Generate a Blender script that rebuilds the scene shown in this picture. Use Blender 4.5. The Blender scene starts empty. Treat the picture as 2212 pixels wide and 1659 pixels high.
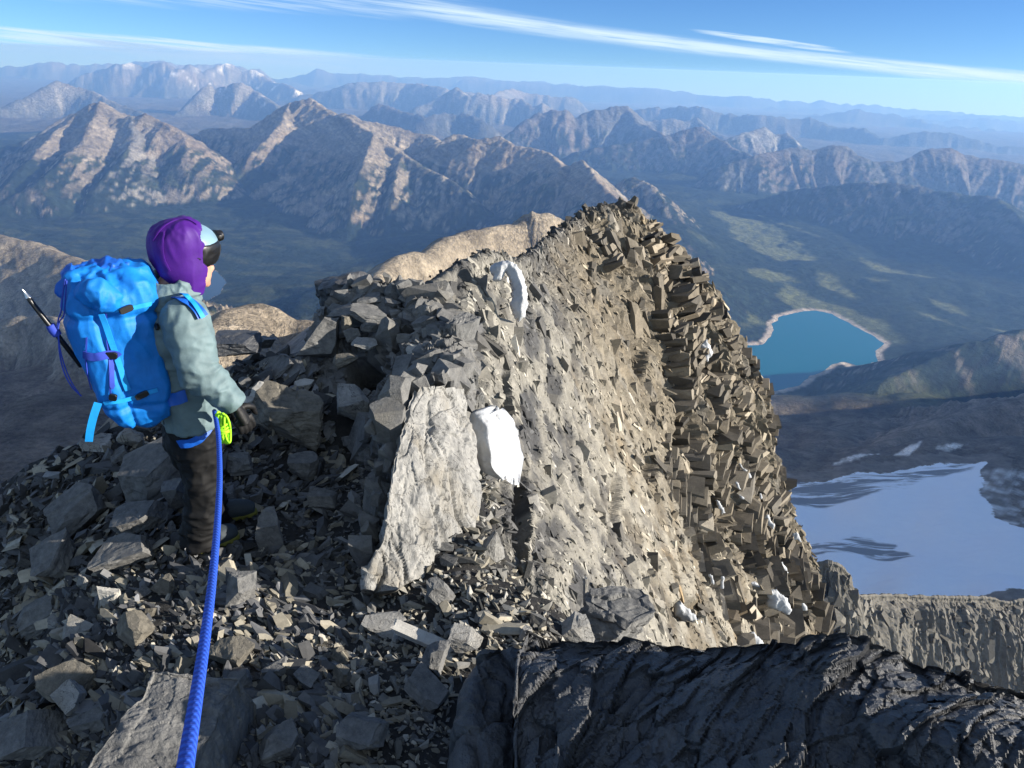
import bpy, bmesh, math, random
import numpy as np
from mathutils import Vector, Matrix, Euler
random.seed(7)
rng = np.random.default_rng(7)
SC = bpy.context.scene
COL = SC.collection
R = math.radians

# ------------------------------------------------------------------ camera
PITCH, ROLL, FPX = R(23.4), R(2.2), 1597.0          # focal length in the photo's 2212 x 1659 pixel measure
_f = np.array([0, math.cos(PITCH), -math.sin(PITCH)])
_r0 = np.array([1.0, 0, 0]); _u0 = np.array([0, math.sin(PITCH), math.cos(PITCH)])
_r = math.cos(ROLL) * _r0 + math.sin(ROLL) * _u0
_u = -math.sin(ROLL) * _r0 + math.cos(ROLL) * _u0
cam_d = bpy.data.cameras.new('camera'); cam = bpy.data.objects.new('camera', cam_d); COL.objects.link(cam)
cam_d.sensor_width = 36.0; cam_d.lens = 36.0 * FPX / 2212.0
cam_d.clip_start = 0.05; cam_d.clip_end = 400000
cam.matrix_world = Matrix(((_r[0], _u[0], -_f[0], 0), (_r[1], _u[1], -_f[1], 0), (_r[2], _u[2], -_f[2], 0), (0, 0, 0, 1)))
SC.camera = cam

# ------------------------------------------------------------------ light
SUN_EL, SUN_AZ = R(16.0), R(98.0)                    # azimuth clockwise from straight ahead (+Y)
SUN_DIR = Vector((math.sin(SUN_AZ) * math.cos(SUN_EL), math.cos(SUN_AZ) * math.cos(SUN_EL), math.sin(SUN_EL)))
sun_d = bpy.data.lights.new('sun', 'SUN'); sun = bpy.data.objects.new('sun', sun_d); COL.objects.link(sun)
sun_d.energy = 5.0; sun_d.angle = R(0.5); sun_d.color = (1.0, 0.92, 0.80)
sun.rotation_euler = SUN_DIR.to_track_quat('Z', 'Y').to_euler()
sun.location = (0, 0, 50)

W = bpy.data.worlds.new('World'); SC.world = W; W.use_nodes = True
wn, wl = W.node_tree.nodes, W.node_tree.links
wn.clear()
def N(t, **kw):
    n = wn.new(t)
    for k, v in kw.items(): setattr(n, k, v)
    return n
sky = N('ShaderNodeTexSky', sky_type='NISHITA', sun_disc=False, sun_elevation=SUN_EL, sun_rotation=SUN_AZ,
        altitude=3600, air_density=1.0, dust_density=0.3, ozone_density=3.0)
hs = N('ShaderNodeHueSaturation'); hs.inputs['Saturation'].default_value = 1.05
wb = N('ShaderNodeMix', data_type='RGBA', blend_type='MULTIPLY'); wb.inputs[0].default_value = 1.0
wl.new(sky.outputs[0], wb.inputs[6]); wb.inputs[7].default_value = (0.80, 0.98, 1.22, 1)
wl.new(wb.outputs[2], hs.inputs['Color'])
# cirrus: bands on a flat layer high above, found from the view direction
tc = N('ShaderNodeTexCoord'); sep = N('ShaderNodeSeparateXYZ'); wl.new(tc.outputs['Generated'], sep.inputs[0])
def M(op, a, b=None, c=None, clamp=False):
    n = N('ShaderNodeMath', operation=op); n.use_clamp = clamp
    for i, v in enumerate((a, b, c)):
        if v is None: continue
        if isinstance(v, (int, float)): n.inputs[i].default_value = v
        else: wl.new(v, n.inputs[i])
    return n.outputs[0]
# the camera stands 2 km above the plains: the horizon dips, so the sky carries on a little below eye level
cv = N('ShaderNodeCombineXYZ')
zz = M('ADD', sep.outputs[2], 0.036)
wl.new(sep.outputs[0], cv.inputs[0]); wl.new(sep.outputs[1], cv.inputs[1]); wl.new(zz, cv.inputs[2])
nv = N('ShaderNodeVectorMath', operation='NORMALIZE'); wl.new(cv.outputs[0], nv.inputs[0]); wl.new(nv.outputs[0], sky.inputs['Vector'])
az = M('ARCTAN2', sep.outputs[0], sep.outputs[1]); el = sep.outputs[2]
def SS(x, a, b):
    n = N('ShaderNodeMapRange', interpolation_type='SMOOTHSTEP'); wl.new(x, n.inputs[0])
    n.inputs[1].default_value = a; n.inputs[2].default_value = b; return n.outputs[0]
def streak(sa, se, detail, seed, tilt=0.09):
    c = N('ShaderNodeCombineXYZ'); wl.new(M('MULTIPLY', az, sa), c.inputs[0])
    wl.new(M('MULTIPLY', M('ADD', el, M('MULTIPLY', az, tilt)), se), c.inputs[1]); c.inputs[2].default_value = seed
    t = N('ShaderNodeTexNoise'); wl.new(c.outputs[0], t.inputs['Vector']); t.inputs['Scale'].default_value = 1.0
    t.inputs['Detail'].default_value = detail; t.inputs['Roughness'].default_value = 0.58; return t.outputs[0]
n_a = streak(5, 130, 5, 1.3); n_b = streak(9, 300, 5, 4.1, 0.075); n_c = streak(4, 60, 5, 8.2, 0.05); n_d = streak(20, 500, 4, 2.2, 0.08)
# long band falling to the right
q = M('ADD', az, 0.02)
ctr = M('ADD', M('ADD', M('MULTIPLY', q, -0.095), M('MULTIPLY', M('MULTIPLY', q, q), 0.04)), 0.0465)
dd = M('ADD', M('SUBTRACT', el, ctr), M('MULTIPLY', M('SUBTRACT', n_a, 0.5), 0.012))
wid = M('ADD', M('MULTIPLY', q, -0.006), 0.0112)
rel = M('DIVIDE', M('ABSOLUTE', dd), wid)
band = M('MULTIPLY', SS(rel, 1.15, 0.15), SS(M('ADD', n_b, M('MULTIPLY', n_d, 0.35)), 0.25, 0.80))
band = M('MULTIPLY', band, SS(az, -0.24, -0.06))
# small lens of cirrus above it
d2 = M('ADD', M('SUBTRACT', el, M('ADD', M('MULTIPLY', M('SUBTRACT', az, 0.304), -0.105), 0.0335)), M('MULTIPLY', M('SUBTRACT', n_b, 0.5), 0.006))
e2 = M('ADD', M('POWER', M('DIVIDE', M('SUBTRACT', az, 0.29), 0.10), 2.0), M('POWER', M('DIVIDE', d2, 0.0042), 2.0))
lens = M('MULTIPLY', SS(e2, 1.0, 0.2), SS(n_d, 0.2, 0.6))
# soft sheet low in the left
top = M('SUBTRACT', M('ADD', M('MULTIPLY', M('ADD', az, 0.574), -0.038), 0.0195), el)
top = M('ADD', top, M('MULTIPLY', M('SUBTRACT', n_a, 0.5), 0.008))
sheet = M('MULTIPLY', M('MULTIPLY', SS(top, 0.0, 0.0035), SS(top, 0.034, 0.006)), SS(az, -0.08, -0.36))
sheet = M('MULTIPLY', sheet, SS(n_b, 0.25, 0.6))
grey = M('MULTIPLY', M('MULTIPLY', SS(top, 0.006, 0.010), SS(top, 0.021, 0.012)), M('MULTIPLY', SS(az, -0.36, -0.44), SS(n_a, 0.46, 0.56)))
# thin veil at the upper left
veil = M('MULTIPLY', M('MULTIPLY', SS(M('ADD', el, M('MULTIPLY', n_a, 0.016)), 0.050, 0.062), SS(az, -0.02, -0.20)), SS(n_b, 0.30, 0.7))
def cmix(fac, a, b):
    n = N('ShaderNodeMix', data_type='RGBA'); wl.new(fac, n.inputs[0]); wl.new(a, n.inputs[6])
    n.inputs[7].default_value = (*b, 1); return n.outputs[2]
c0 = hs.outputs[0]
c1 = cmix(M('MULTIPLY', sheet, 0.75), c0, (6.0, 7.2, 8.4))
c1 = cmix(M('MULTIPLY', grey, 0.55), c1, (3.2, 4.4, 6.4))
c1 = cmix(M('MULTIPLY', veil, 0.55), c1, (5.4, 6.8, 8.4))
c1 = cmix(M('MULTIPLY', band, 0.80), c1, (6.6, 7.9, 8.6))
c1 = cmix(M('MULTIPLY', lens, 0.7), c1, (6.6, 7.9, 8.6))
sky_out = c1
bg = N('ShaderNodeBackground'); bg.inputs['Strength'].default_value = 0.056
wl.new(sky_out, bg.inputs['Color'])
wo = N('ShaderNodeOutputWorld'); wl.new(bg.outputs[0], wo.inputs['Surface'])

SC.view_settings.view_transform = 'Standard'; SC.view_settings.look = 'None'
SC.view_settings.gamma = 1.0; SC.view_settings.use_curve_mapping = False
SC.view_settings.exposure = 1.25
SC.render.engine = 'CYCLES'
SC.cycles.use_denoising = True
SC.cycles.max_bounces = 5; SC.cycles.volume_bounces = 1
SC.cycles.sample_clamp_indirect = 6.0
# ------------------------------------------------------------------ helpers
def ray(px, py):
    v = _f + _r * ((px - 1106) / FPX) - _u * ((py - 829.5) / FPX)
    return v / np.linalg.norm(v)
def at(px, py, d):
    """the point seen at a photo pixel, d metres ahead"""
    v = ray(px, py); return v * (d / v[1])
def atz(px, py, z):
    v = ray(px, py); return v * (z / v[2])

_perm = rng.permutation(256).astype(np.int32); _perm = np.concatenate([_perm, _perm])
_ga = rng.uniform(0, 2 * np.pi, 256); _g2 = np.stack([np.cos(_ga), np.sin(_ga)], 1).astype(np.float32)
_g3 = rng.normal(size=(256, 3)); _g3 = (_g3 / np.linalg.norm(_g3, axis=1)[:, None] * 1.2).astype(np.float32)
def noise2(x, y):
    x = np.asarray(x, np.float64); y = np.asarray(y, np.float64)
    xi = np.floor(x); yi = np.floor(y)
    fx = (x - xi).astype(np.float32); fy = (y - yi).astype(np.float32)
    xi = xi.astype(np.int64) & 255; yi = yi.astype(np.int64) & 255
    u = fx * fx * fx * (fx * (fx * 6 - 15) + 10); v = fy * fy * fy * (fy * (fy * 6 - 15) + 10)
    def g(ix, iy, dx, dy):
        h = _g2[_perm[_perm[ix & 255] + (iy & 255)]]
        return h[..., 0] * dx + h[..., 1] * dy
    a = g(xi, yi, fx, fy); b = g(xi + 1, yi, fx - 1, fy)
    c = g(xi, yi + 1, fx, fy - 1); d = g(xi + 1, yi + 1, fx - 1, fy - 1)
    return ((a + u * (b - a)) * (1 - v) + (c + u * (d - c)) * v) * 1.5
def noise3(p):
    p = np.asarray(p, np.float64)
    i = np.floor(p); f = (p - i).astype(np.float32); i = i.astype(np.int64) & 255
    w = f * f * f * (f * (f * 6 - 15) + 10)
    r = 0
    for dx in (0, 1):
        for dy in (0, 1):
            for dz in (0, 1):
                h = _g3[_perm[_perm[_perm[(i[..., 0] + dx) & 255] + ((i[..., 1] + dy) & 255)] + ((i[..., 2] + dz) & 255)]]
                q = h[..., 0] * (f[..., 0] - dx) + h[..., 1] * (f[..., 1] - dy) + h[..., 2] * (f[..., 2] - dz)
                r = r + q * (w[..., 0] if dx else 1 - w[..., 0]) * (w[..., 1] if dy else 1 - w[..., 1]) * (w[..., 2] if dz else 1 - w[..., 2])
    return r
def fbm2(x, y, o=4, g=0.5):
    r = 0; a = 1; s = 0
    for k in range(o):
        r = r + a * noise2(x * 2**k + 17.3 * k, y * 2**k - 9.1 * k); s += a; a *= g
    return r / s
def ridged2(x, y, o=3, g=0.5):
    r = 0; a = 1; s = 0
    for k in range(o):
        r = r + a * (1 - 2 * np.abs(noise2(x * 2.1**k + 31.7 * k, y * 2.1**k + 5.3 * k))); s += a; a *= g
    return r / s
def fbm3(p, o=4, g=0.5):
    r = 0; a = 1; s = 0
    for k in range(o):
        r = r + a * noise3(p * 2.0**k + 13.7 * k); s += a; a *= g
    return r / s
def ridged3(p, o=3, g=0.5):
    r = 0; a = 1; s = 0
    for k in range(o):
        r = r + a * (1 - 2 * np.abs(noise3(p * 2.1**k + 7.9 * k))); s += a; a *= g
    return r / s
def worley3(p, seed=0):
    """distance to the cell border, and a random value per cell"""
    p = np.asarray(p, np.float64); i = np.floor(p).astype(np.int64)
    f1 = np.full(p.shape[:-1], 9.0); f2 = f1.copy(); idv = np.zeros(p.shape[:-1]); rel = np.zeros(p.shape)
    for dx in (-1, 0, 1):
        for dy in (-1, 0, 1):
            for dz in (-1, 0, 1):
                c = i + np.array((dx, dy, dz))
                h = _perm[_perm[_perm[(c[..., 0] + seed) & 255] + (c[..., 1] & 255)] + (c[..., 2] & 255)]
                v = p - c - _wj[h]; d = (v**2).sum(-1)
                n = d < f1
                f2 = np.where(n, f1, np.minimum(f2, d)); idv = np.where(n, _wr[h], idv); rel = np.where(n[..., None], v, rel); f1 = np.where(n, d, f1)
    return np.sqrt(f2) - np.sqrt(f1), idv, rel
_wj = rng.uniform(0.1, 0.9, (256, 3)); _wr = rng.random(256)
def blocky(p, crack=0.3, tilt=0.6, seed=0):
    """fractured rock: every block stands out by its own amount and tilts its own way, with open joints"""
    w = p + 0.18 * np.stack([noise3(p * 1.7 + 3.1), noise3(p * 1.7 + 8.4), noise3(p * 1.7 + 12.2)], -1)
    e, r, q = worley3(w, seed)
    t = (q * np.stack([r - 0.5, (r * 7.13) % 1 - 0.5, (r * 3.71) % 1 - 0.5], -1)).sum(-1)
    return (r - 0.5) + tilt * t - crack * sst(0.13, 0.0, e)
def sst(a, b, x):
    t = np.clip((x - a) / (b - a), 0, 1); return t * t * (3 - 2 * t)

def mesh_np(name, V, F, mat=None, smooth=True, col=None, extra=None):
    """mesh from arrays: V (n,3), F (m,3|4) or a list of both"""
    me = bpy.data.meshes.new(name)
    Fs = F if isinstance(F, list) else [F]
    Fs = [np.asarray(f, np.int32) for f in Fs if len(f)]
    V = np.asarray(V, np.float32)
    nl = sum(f.size for f in Fs); nf = sum(len(f) for f in Fs)
    me.vertices.add(len(V)); me.vertices.foreach_set('co', V.ravel())
    me.loops.add(nl); me.polygons.add(nf)
    me.loops.foreach_set('vertex_index', np.concatenate([f.ravel() for f in Fs]))
    tot = np.concatenate([np.full(len(f), f.shape[1], np.int32) for f in Fs])
    me.polygons.foreach_set('loop_start', np.concatenate([[0], np.cumsum(tot)[:-1]]).astype(np.int32))
    me.polygons.foreach_set('loop_total', tot)
    me.polygons.foreach_set('use_smooth', np.full(nf, bool(smooth)))
    me.update(calc_edges=True); me.validate()
    if col is not None:
        a = me.color_attributes.new('tint', 'FLOAT_COLOR', 'POINT')
        c = np.ones((len(V), 4), np.float32); c[:, :3] = col
        a.data.foreach_set('color', c.ravel())
    for k, v in (extra or {}).items():
        a = me.color_attributes.new(k, 'FLOAT_COLOR', 'POINT'); c = np.ones((len(V), 4), np.float32); c[:, :3] = v; a.data.foreach_set('color', c.ravel())
    if mat: me.materials.append(mat)
    return me
def link(name, me, parent=None, loc=None):
    o = bpy.data.objects.new(name, me); COL.objects.link(o)
    if parent: o.parent = parent
    if loc is not None: o.location = loc
    return o
def tag(o, label=None, cat=None, group=None, kind=None):
    if label: o['label'] = label
    if cat: o['category'] = cat
    if group: o['group'] = group
    if kind: o['kind'] = kind
    return o
def empty(name, loc, label=None, cat=None, group=None):
    o = bpy.data.objects.new(name, None); COL.objects.link(o); o.location = loc; o.empty_display_size = 0.2
    return tag(o, label, cat, group)
def grid_faces(nr, nc):
    i = np.arange(nr * nc).reshape(nr, nc)
    return np.stack([i[:-1, :-1], i[:-1, 1:], i[1:, 1:], i[1:, :-1]], -1).reshape(-1, 4)

class NT:
    """small node-tree builder"""
    def __init__(s, name):
        s.m = bpy.data.materials.new(name); s.m.use_nodes = True
        s.n, s.l = s.m.node_tree.nodes, s.m.node_tree.links
        s.bsdf = s.n['Principled BSDF']
    def add(s, t, ins=None, **kw):
        n = s.n.new(t)
        for k, v in kw.items(): setattr(n, k, v)
        for k, v in (ins or {}).items(): s.set(n.inputs[k], v)
        return n
    def set(s, sock, v):
        if hasattr(v, 'is_output') or isinstance(v, bpy.types.NodeSocket): s.l.new(v, sock)
        else: sock.default_value = v
    def coord(s, scale=1.0, obj=True):
        t = s.add('ShaderNodeTexCoord') if obj else s.add('ShaderNodeNewGeometry')
        o = t.outputs['Object'] if obj else t.outputs['Position']
        sc = scale if isinstance(scale, tuple) else (scale,) * 3
        return s.add('ShaderNodeVectorMath', {0: o, 1: sc}, operation='MULTIPLY').outputs[0]
    def noise(s, vec, scale=5, detail=5, rough=0.55, dist=0.0):
        return s.add('ShaderNodeTexNoise', {'Vector': vec, 'Scale': scale, 'Detail': detail, 'Roughness': rough, 'Distortion': dist}).outputs[0]
    def vor(s, vec, scale=5, feature='F1', out='Distance'):
        return s.add('ShaderNodeTexVoronoi', {'Vector': vec, 'Scale': scale}, feature=feature).outputs[out]
    def math(s, op, a, b=0.0, clamp=False):
        return s.add('ShaderNodeMath', {0: a, 1: b}, operation=op, use_clamp=clamp).outputs[0]
    def ramp(s, fac, stops, interp='LINEAR'):
        n = s.add('ShaderNodeValToRGB', {'Fac': fac}); e = n.color_ramp.elements; n.color_ramp.interpolation = interp
        while len(e) < len(stops): e.new(0.5)
        for k, (p, c) in enumerate(stops):
            e[k].position = p; e[k].color = (*c, 1) if isinstance(c, tuple) else (c, c, c, 1)
        return n.outputs[0]
    def mix(s, fac, a, b, blend='MIX'):
        n = s.add('ShaderNodeMix', data_type='RGBA', blend_type=blend)
        for k, v in ((0, fac), (6, a), (7, b)):
            if isinstance(v, tuple) and len(v) == 3: v = (*v, 1)
            s.set(n.inputs[k], v)
        return n.outputs[2]
    def attr(s, name='tint'):
        return s.add('ShaderNodeVertexColor', layer_name=name).outputs[0]
    def bump(s, h, strength=0.5, dist=0.02):
        b = s.add('ShaderNodeBump', {'Height': h, 'Strength': strength, 'Distance': dist})
        s.l.new(b.outputs[0], s.bsdf.inputs['Normal'])
    def done(s, color, rough=0.85, spec=0.2):
        s.set(s.bsdf.inputs['Base Color'], (*color, 1) if isinstance(color, tuple) and len(color) == 3 else color)
        s.set(s.bsdf.inputs['Roughness'], rough); s.bsdf.inputs['Specular IOR Level'].default_value = spec
        return s.m

# ------------------------------------------------------------------ far terrain
# each crest: (photo px, photo py, metres ahead); slopes left/right of the drawing direction; gully width, gully depth, rock colour
TAN, GREY, DGREY = (0.300, 0.262, 0.210), (0.26, 0.255, 0.242), (0.150, 0.152, 0.155)
PINK = (0.280, 0.246, 0.205)
RIDGES = []
def ridge(label, pts, k=(0.75, 0.75), lam=500, amp=0.5, col=GREY, crest=20, world=False, snow=0.0, foot=0.55):
    P = np.array([p if world else at(*p) for p in pts], float)
    RIDGES.append(dict(label=label, P=P, k=k, lam=lam, amp=amp, col=np.array(col), crest=crest, snow=snow, foot=foot))
# --- farthest ranges
ridge('faint blue range along the skyline at the right', [(1000,172,44000),(1106,176,44000),(1256,186,44000),(1406,191,43000),(1446,196,43000),(1506,204,43000),(1606,211,42000),(1700,218,42000),(1756,223,42000),(1781,214,42000),(1806,224,42000),(1906,231,42000),(2006,239,42000),(2086,246,42000),(2211,253,42000),(2400,262,42000)], lam=2500, amp=.4, col=DGREY, crest=150)
ridge('faint blue range along the skyline in the middle', [(560,170,47000),(620,168,47000),(685,150,47000),(720,160,47000),(850,164,47000),(970,167,47000),(1105,174,47000),(1250,186,46000)], lam=2500, amp=.4, col=DGREY, crest=180)
ridge('pale distant range along the skyline at the far left', [(-200,140,40000),(0,146,40000),(60,142,40000),(115,134,40000),(180,141,40000),(250,136,40000),(330,134,39000),(475,140,40000),(560,150,40000)], lam=2000, amp=.5, col=GREY, crest=200)
ridge('jagged snow dotted range at the upper left', [(190,160,28000),(250,142,28000),(280,135,28000),(310,146,28000),(350,138,28000),(385,150,27500),(412,141,28000),(440,158,28000),(475,138,29000),(500,143,29000),(525,158,29000),(550,152,29000),(595,178,28000),(640,190,27000)], lam=1300, amp=.6, col=GREY, crest=160, snow=.55)
ridge('far blue ridge below the right end of the skyline', [(1700,262,29000),(1756,251,29000),(1856,238,29000),(1956,252,29000),(2031,271,28000),(2106,276,28000),(2211,288,28000),(2400,300,28000)], lam=1500, amp=.5, col=DGREY, crest=90)
ridge('low hazy ridge in the middle distance', [(600,215,25000),(700,196,25000),(750,183,25000),(800,181,25000),(880,181,25000),(925,183,24500),(965,190,24000),(1000,202,24000),(1060,206,24000),(1110,190,26000),(1180,205,26000),(1240,212,26000)], lam=1300, amp=.55, col=GREY, crest=120)
ridge('long blue ridge of small peaks at the right', [(1340,250,21000),(1366,238,21000),(1431,233,21000),(1516,230,20500),(1556,247,20500),(1636,250,20000),(1706,257,20000),(1756,255,20000),(1806,277,19500),(1866,280,19000),(1906,296,18500),(1996,286,18500),(2051,290,18500),(2156,317,18000),(2300,330,18000)], lam=1100, amp=.6, col=DGREY, crest=70)
ridge('dark pointed peak behind the left massif', [(330,290,17000),(380,245,18000),(420,212,18500),(450,184,19000),(470,191,19000),(485,186,19000),(525,179,19000),(550,197,19000),(575,212,18500),(595,228,18000),(640,250,17500)], lam=900, amp=.6, col=GREY, crest=60, snow=.35)
ridge('broken ridge with pale faces in the middle distance', [(900,235,20000),(960,205,20500),(985,190,20500),(1015,205,20000),(1050,202,20000),(1090,212,20000),(1106,215,20000),(1126,217,20000),(1150,232,19500),(1171,222,19500),(1190,236,19500)], lam=900, amp=.65, col=GREY, crest=60)
ridge('small dark hill in the middle distance', [(780,250,16500),(810,228,16500),(830,226,16500),(870,243,16000),(920,255,15500),(965,243,16000),(1000,246,16000),(1040,262,15500)], lam=800, amp=.6, col=DGREY, crest=50)
ridge('pale grey mountain at the far left edge', [(-160,300,15500),(-60,258,15500),(0,234,15500),(60,207,16000),(100,185,16300),(125,176,16500),(150,186,16500),(190,192,16500),(230,216,16000),(300,241,15500),(335,262,15000),(400,290,14500)], lam=900, amp=.5, col=GREY, crest=45)
ridge('blue mountain pair with flat tops right of centre', [(1040,330,12500),(1090,295,13000),(1136,262,13300),(1161,245,13500),(1195,240,13500),(1221,237,13500),(1241,250,13500),(1281,237,13600),(1321,232,13700),(1356,232,13700),(1376,262,13300),(1406,278,13000),(1440,296,12500)], lam=700, amp=.65, col=DGREY, crest=40)
ridge('small pale peaks behind the right hand valley', [(1370,270,16500),(1386,261,16500),(1431,260,16500),(1456,255,16500),(1480,262,16500),(1506,257,16500),(1531,280,16000),(1570,300,15500)], lam=700, amp=.65, col=GREY, crest=40)
ridge('dark blue spur above the right hand valley', [(1240,330,11500),(1330,312,11500),(1426,297,11500),(1470,284,11500),(1516,272,11500),(1546,297,11300),(1580,318,11000),(1630,340,10500)], lam=700, amp=.6, col=DGREY, crest=40)
ridge('pale notched peak above the right hand valley', [(1500,330,13000),(1556,307,13000),(1600,292,13200),(1651,277,13500),(1676,290,13500),(1701,287,13500),(1721,312,13200),(1770,335,13000)], lam=600, amp=.7, col=GREY, crest=40)
ridge('dark ridge with pale cliffs above the right hand valley', [(1560,360,9700),(1626,337,9800),(1670,330,9900),(1706,320,10000),(1756,320,10000),(1801,315,10000),(1831,317,10000),(1856,340,9900),(1886,352,9900),(1956,347,9900),(1996,327,10000),(2051,320,10000),(2081,335,10000),(2140,345,9900),(2211,357,9800),(2400,380,9800)], lam=600, amp=.75, col=DGREY, crest=35, k=(0.9,0.9))
for k_, (D_, y0_, y1_, lam_) in enumerate(((24500, 222, 302, 1200), (32500, 186, 268, 1600), (37500, 172, 258, 1900), (46000, 160, 244, 2200))):
    rr_ = np.random.default_rng(40 + k_); xs_ = np.arange(-260, 2480, 62)
    ridge(('blue middle range beyond the nearer peaks', 'jagged far blue range', 'second jagged far range', 'last pale range under the sky')[k_], [(x, y0_ + (y1_ - y0_) * max(x, 0) / 2211 + rr_.normal(0, 6 if k_ < 3 else 4), D_ * (1 + .03 * math.sin(x / 300 + k_))) for x in xs_], lam=lam_, amp=.5, col=DGREY, crest=(80, 120, 150, 160)[k_])
# --- left massif
ridge('fluted pale ridge at the left edge', [(-200,380,9116),(-80,345,9116),(0,321,9288),(40,309,9460),(90,286,9632),(140,252,9890),(175,240,9976)], lam=330, amp=.7, col=GREY, crest=25, k=(.62,.66))
ridge('brown and grey striped mountain at the left', [(90,292,8686),(140,262,8772),(175,238,8858),(200,226,8858),(215,221,8858),(235,239,8772),(260,257,8600),(285,252,8600),(315,247,8600),(350,262,8514),(375,278,8428),(400,296,8342),(408,330,8084)], lam=420, amp=.75, col=PINK, crest=22, k=(.62,.66))
ridge('brown and grey striped mountain at the left', [(215,221,8858),(200,262,8342),(180,300,7998),(140,345,7482),(80,395,7052),(20,430,6880)], lam=380, amp=.75, col=PINK, crest=25, k=(.62,.66))
ridge('brown and grey striped mountain at the left', [(175,240,8858),(115,292,8170),(60,350,7482),(10,405,7009),(-60,450,6794)], lam=380, amp=.75, col=PINK, crest=25, k=(.62,.66))
ridge('brown and grey striped mountain at the left', [(285,252,8600),(290,300,8170),(262,345,7740),(225,385,7396),(200,420,7095)], lam=360, amp=.7, col=GREY, crest=25, k=(.62,.66))
# --- centre massif
ridge('long brown mountain in the middle', [(400,294,9976),(440,280,10062),(475,275,10062),(540,277,9890),(575,255,9890),(600,238,9890),(625,222,9890),(648,218,9890),(670,215,9890),(690,228,9718),(720,245,9460),(740,246,9374),(760,250,9288),(780,260,9202),(800,262,9202),(850,275,9288),(900,287,9288),(930,291,9202),(945,303,9030),(935,330,8600)], lam=480, amp=.7, col=TAN, crest=22, k=(.62,.66), snow=.12)
ridge('long brown mountain in the middle', [(625,222,9890),(610,260,9374),(580,300,8944),(540,335,8600)], lam=350, amp=.6, col=TAN, crest=20, k=(.62,.66))
ridge('brown pyramid peak in the middle', [(740,246,9374),(770,268,8772),(790,282,8514),(806,286,8428),(812,287,8428),(825,301,8299),(845,317,8170),(870,334,7998),(915,362,7654),(960,383,7396),(985,398,7224),(1005,420,7095)], lam=330, amp=.6, col=TAN, crest=10, k=(.62,.66))
ridge('brown pyramid peak in the middle', [(810,286,8428),(795,325,7826),(780,366,7310),(765,410,7009),(758,446,6837),(755,480,6708)], lam=300, amp=.7, col=TAN, crest=14, k=(.62,.66))
ridge('brown pyramid peak in the middle', [(870,334,7998),(850,390,7310),(845,430,7009),(840,470,6837)], lam=260, amp=.7, col=TAN, crest=14, k=(.62,.66))
ridge('low brown domes right of the pyramid peak', [(935,330,8256),(950,306,8428),(980,290,8514),(1000,291,8514),(1015,298,8342),(1030,304,8170),(1050,299,8170),(1080,297,8170),(1105,312,7998),(1151,320,7912),(1186,332,7740),(1216,360,7396),(1235,385,7095)], lam=420, amp=.55, col=TAN, crest=16, k=(.62,.66))
ridge('rounded tan hill above the valley', [(1195,385,6700),(1225,356,6900),(1240,350,6900),(1256,347,6800),(1276,367,6500),(1296,397,6200),(1326,427,5800),(1376,457,5300),(1395,490,4900)], lam=260, amp=.45, col=TAN, crest=8, k=(.7,.62))
ridge('small tan hill beside the rounded hill', [(1300,405,7600),(1326,401,7600),(1350,388,7600),(1371,380,7500),(1396,392,7400),(1416,412,7200),(1436,441,6900)], lam=260, amp=.5, col=TAN, crest=8, k=(.6,.6))
ridge('dark plateau hill at the right edge', [(1640,430,8400),(1700,415,8400),(1780,402,8200),(1856,395,8000),(1956,399,7800),(2006,407,7700),(2056,417,7500),(2156,428,7200),(2200,470,6700),(2240,530,6200),(2300,560,5900)], lam=420, amp=.6, col=DGREY, crest=12, k=(.5,.62), foot=.45)
# --- near massif
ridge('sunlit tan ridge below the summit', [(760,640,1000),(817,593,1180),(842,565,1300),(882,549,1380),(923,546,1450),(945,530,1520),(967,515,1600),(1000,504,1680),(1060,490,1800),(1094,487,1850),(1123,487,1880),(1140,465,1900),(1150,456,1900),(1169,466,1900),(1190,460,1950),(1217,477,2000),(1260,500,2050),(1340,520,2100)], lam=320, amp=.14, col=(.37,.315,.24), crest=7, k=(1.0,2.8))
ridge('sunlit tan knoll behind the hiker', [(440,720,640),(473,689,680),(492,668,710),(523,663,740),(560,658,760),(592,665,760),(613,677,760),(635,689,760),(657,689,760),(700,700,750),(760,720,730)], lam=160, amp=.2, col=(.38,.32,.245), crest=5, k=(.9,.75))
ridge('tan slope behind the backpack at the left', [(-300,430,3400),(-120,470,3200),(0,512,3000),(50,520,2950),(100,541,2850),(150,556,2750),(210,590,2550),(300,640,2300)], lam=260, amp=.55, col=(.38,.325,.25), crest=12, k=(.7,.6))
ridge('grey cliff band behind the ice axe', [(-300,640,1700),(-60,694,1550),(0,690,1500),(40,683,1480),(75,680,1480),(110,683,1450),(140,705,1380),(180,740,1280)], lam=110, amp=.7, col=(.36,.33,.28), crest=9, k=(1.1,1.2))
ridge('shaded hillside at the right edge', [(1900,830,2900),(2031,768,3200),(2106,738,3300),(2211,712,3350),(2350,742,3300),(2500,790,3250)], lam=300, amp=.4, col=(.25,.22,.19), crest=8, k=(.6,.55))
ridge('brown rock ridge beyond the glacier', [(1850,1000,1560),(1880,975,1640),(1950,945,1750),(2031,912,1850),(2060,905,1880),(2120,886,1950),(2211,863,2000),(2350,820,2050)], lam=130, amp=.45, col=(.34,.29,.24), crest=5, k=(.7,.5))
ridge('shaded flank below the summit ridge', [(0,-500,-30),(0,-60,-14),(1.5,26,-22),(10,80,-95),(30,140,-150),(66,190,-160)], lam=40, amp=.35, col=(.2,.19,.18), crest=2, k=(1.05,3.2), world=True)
ridge('shaded flank below the summit ridge', [(1.5,26,-22),(-40,150,-110),(-110,330,-190),(-160,560,-230),(-200,700,-250)], lam=60, amp=.45, col=(.27,.25,.23), crest=4, k=(.8,2.8), world=True)
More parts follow.
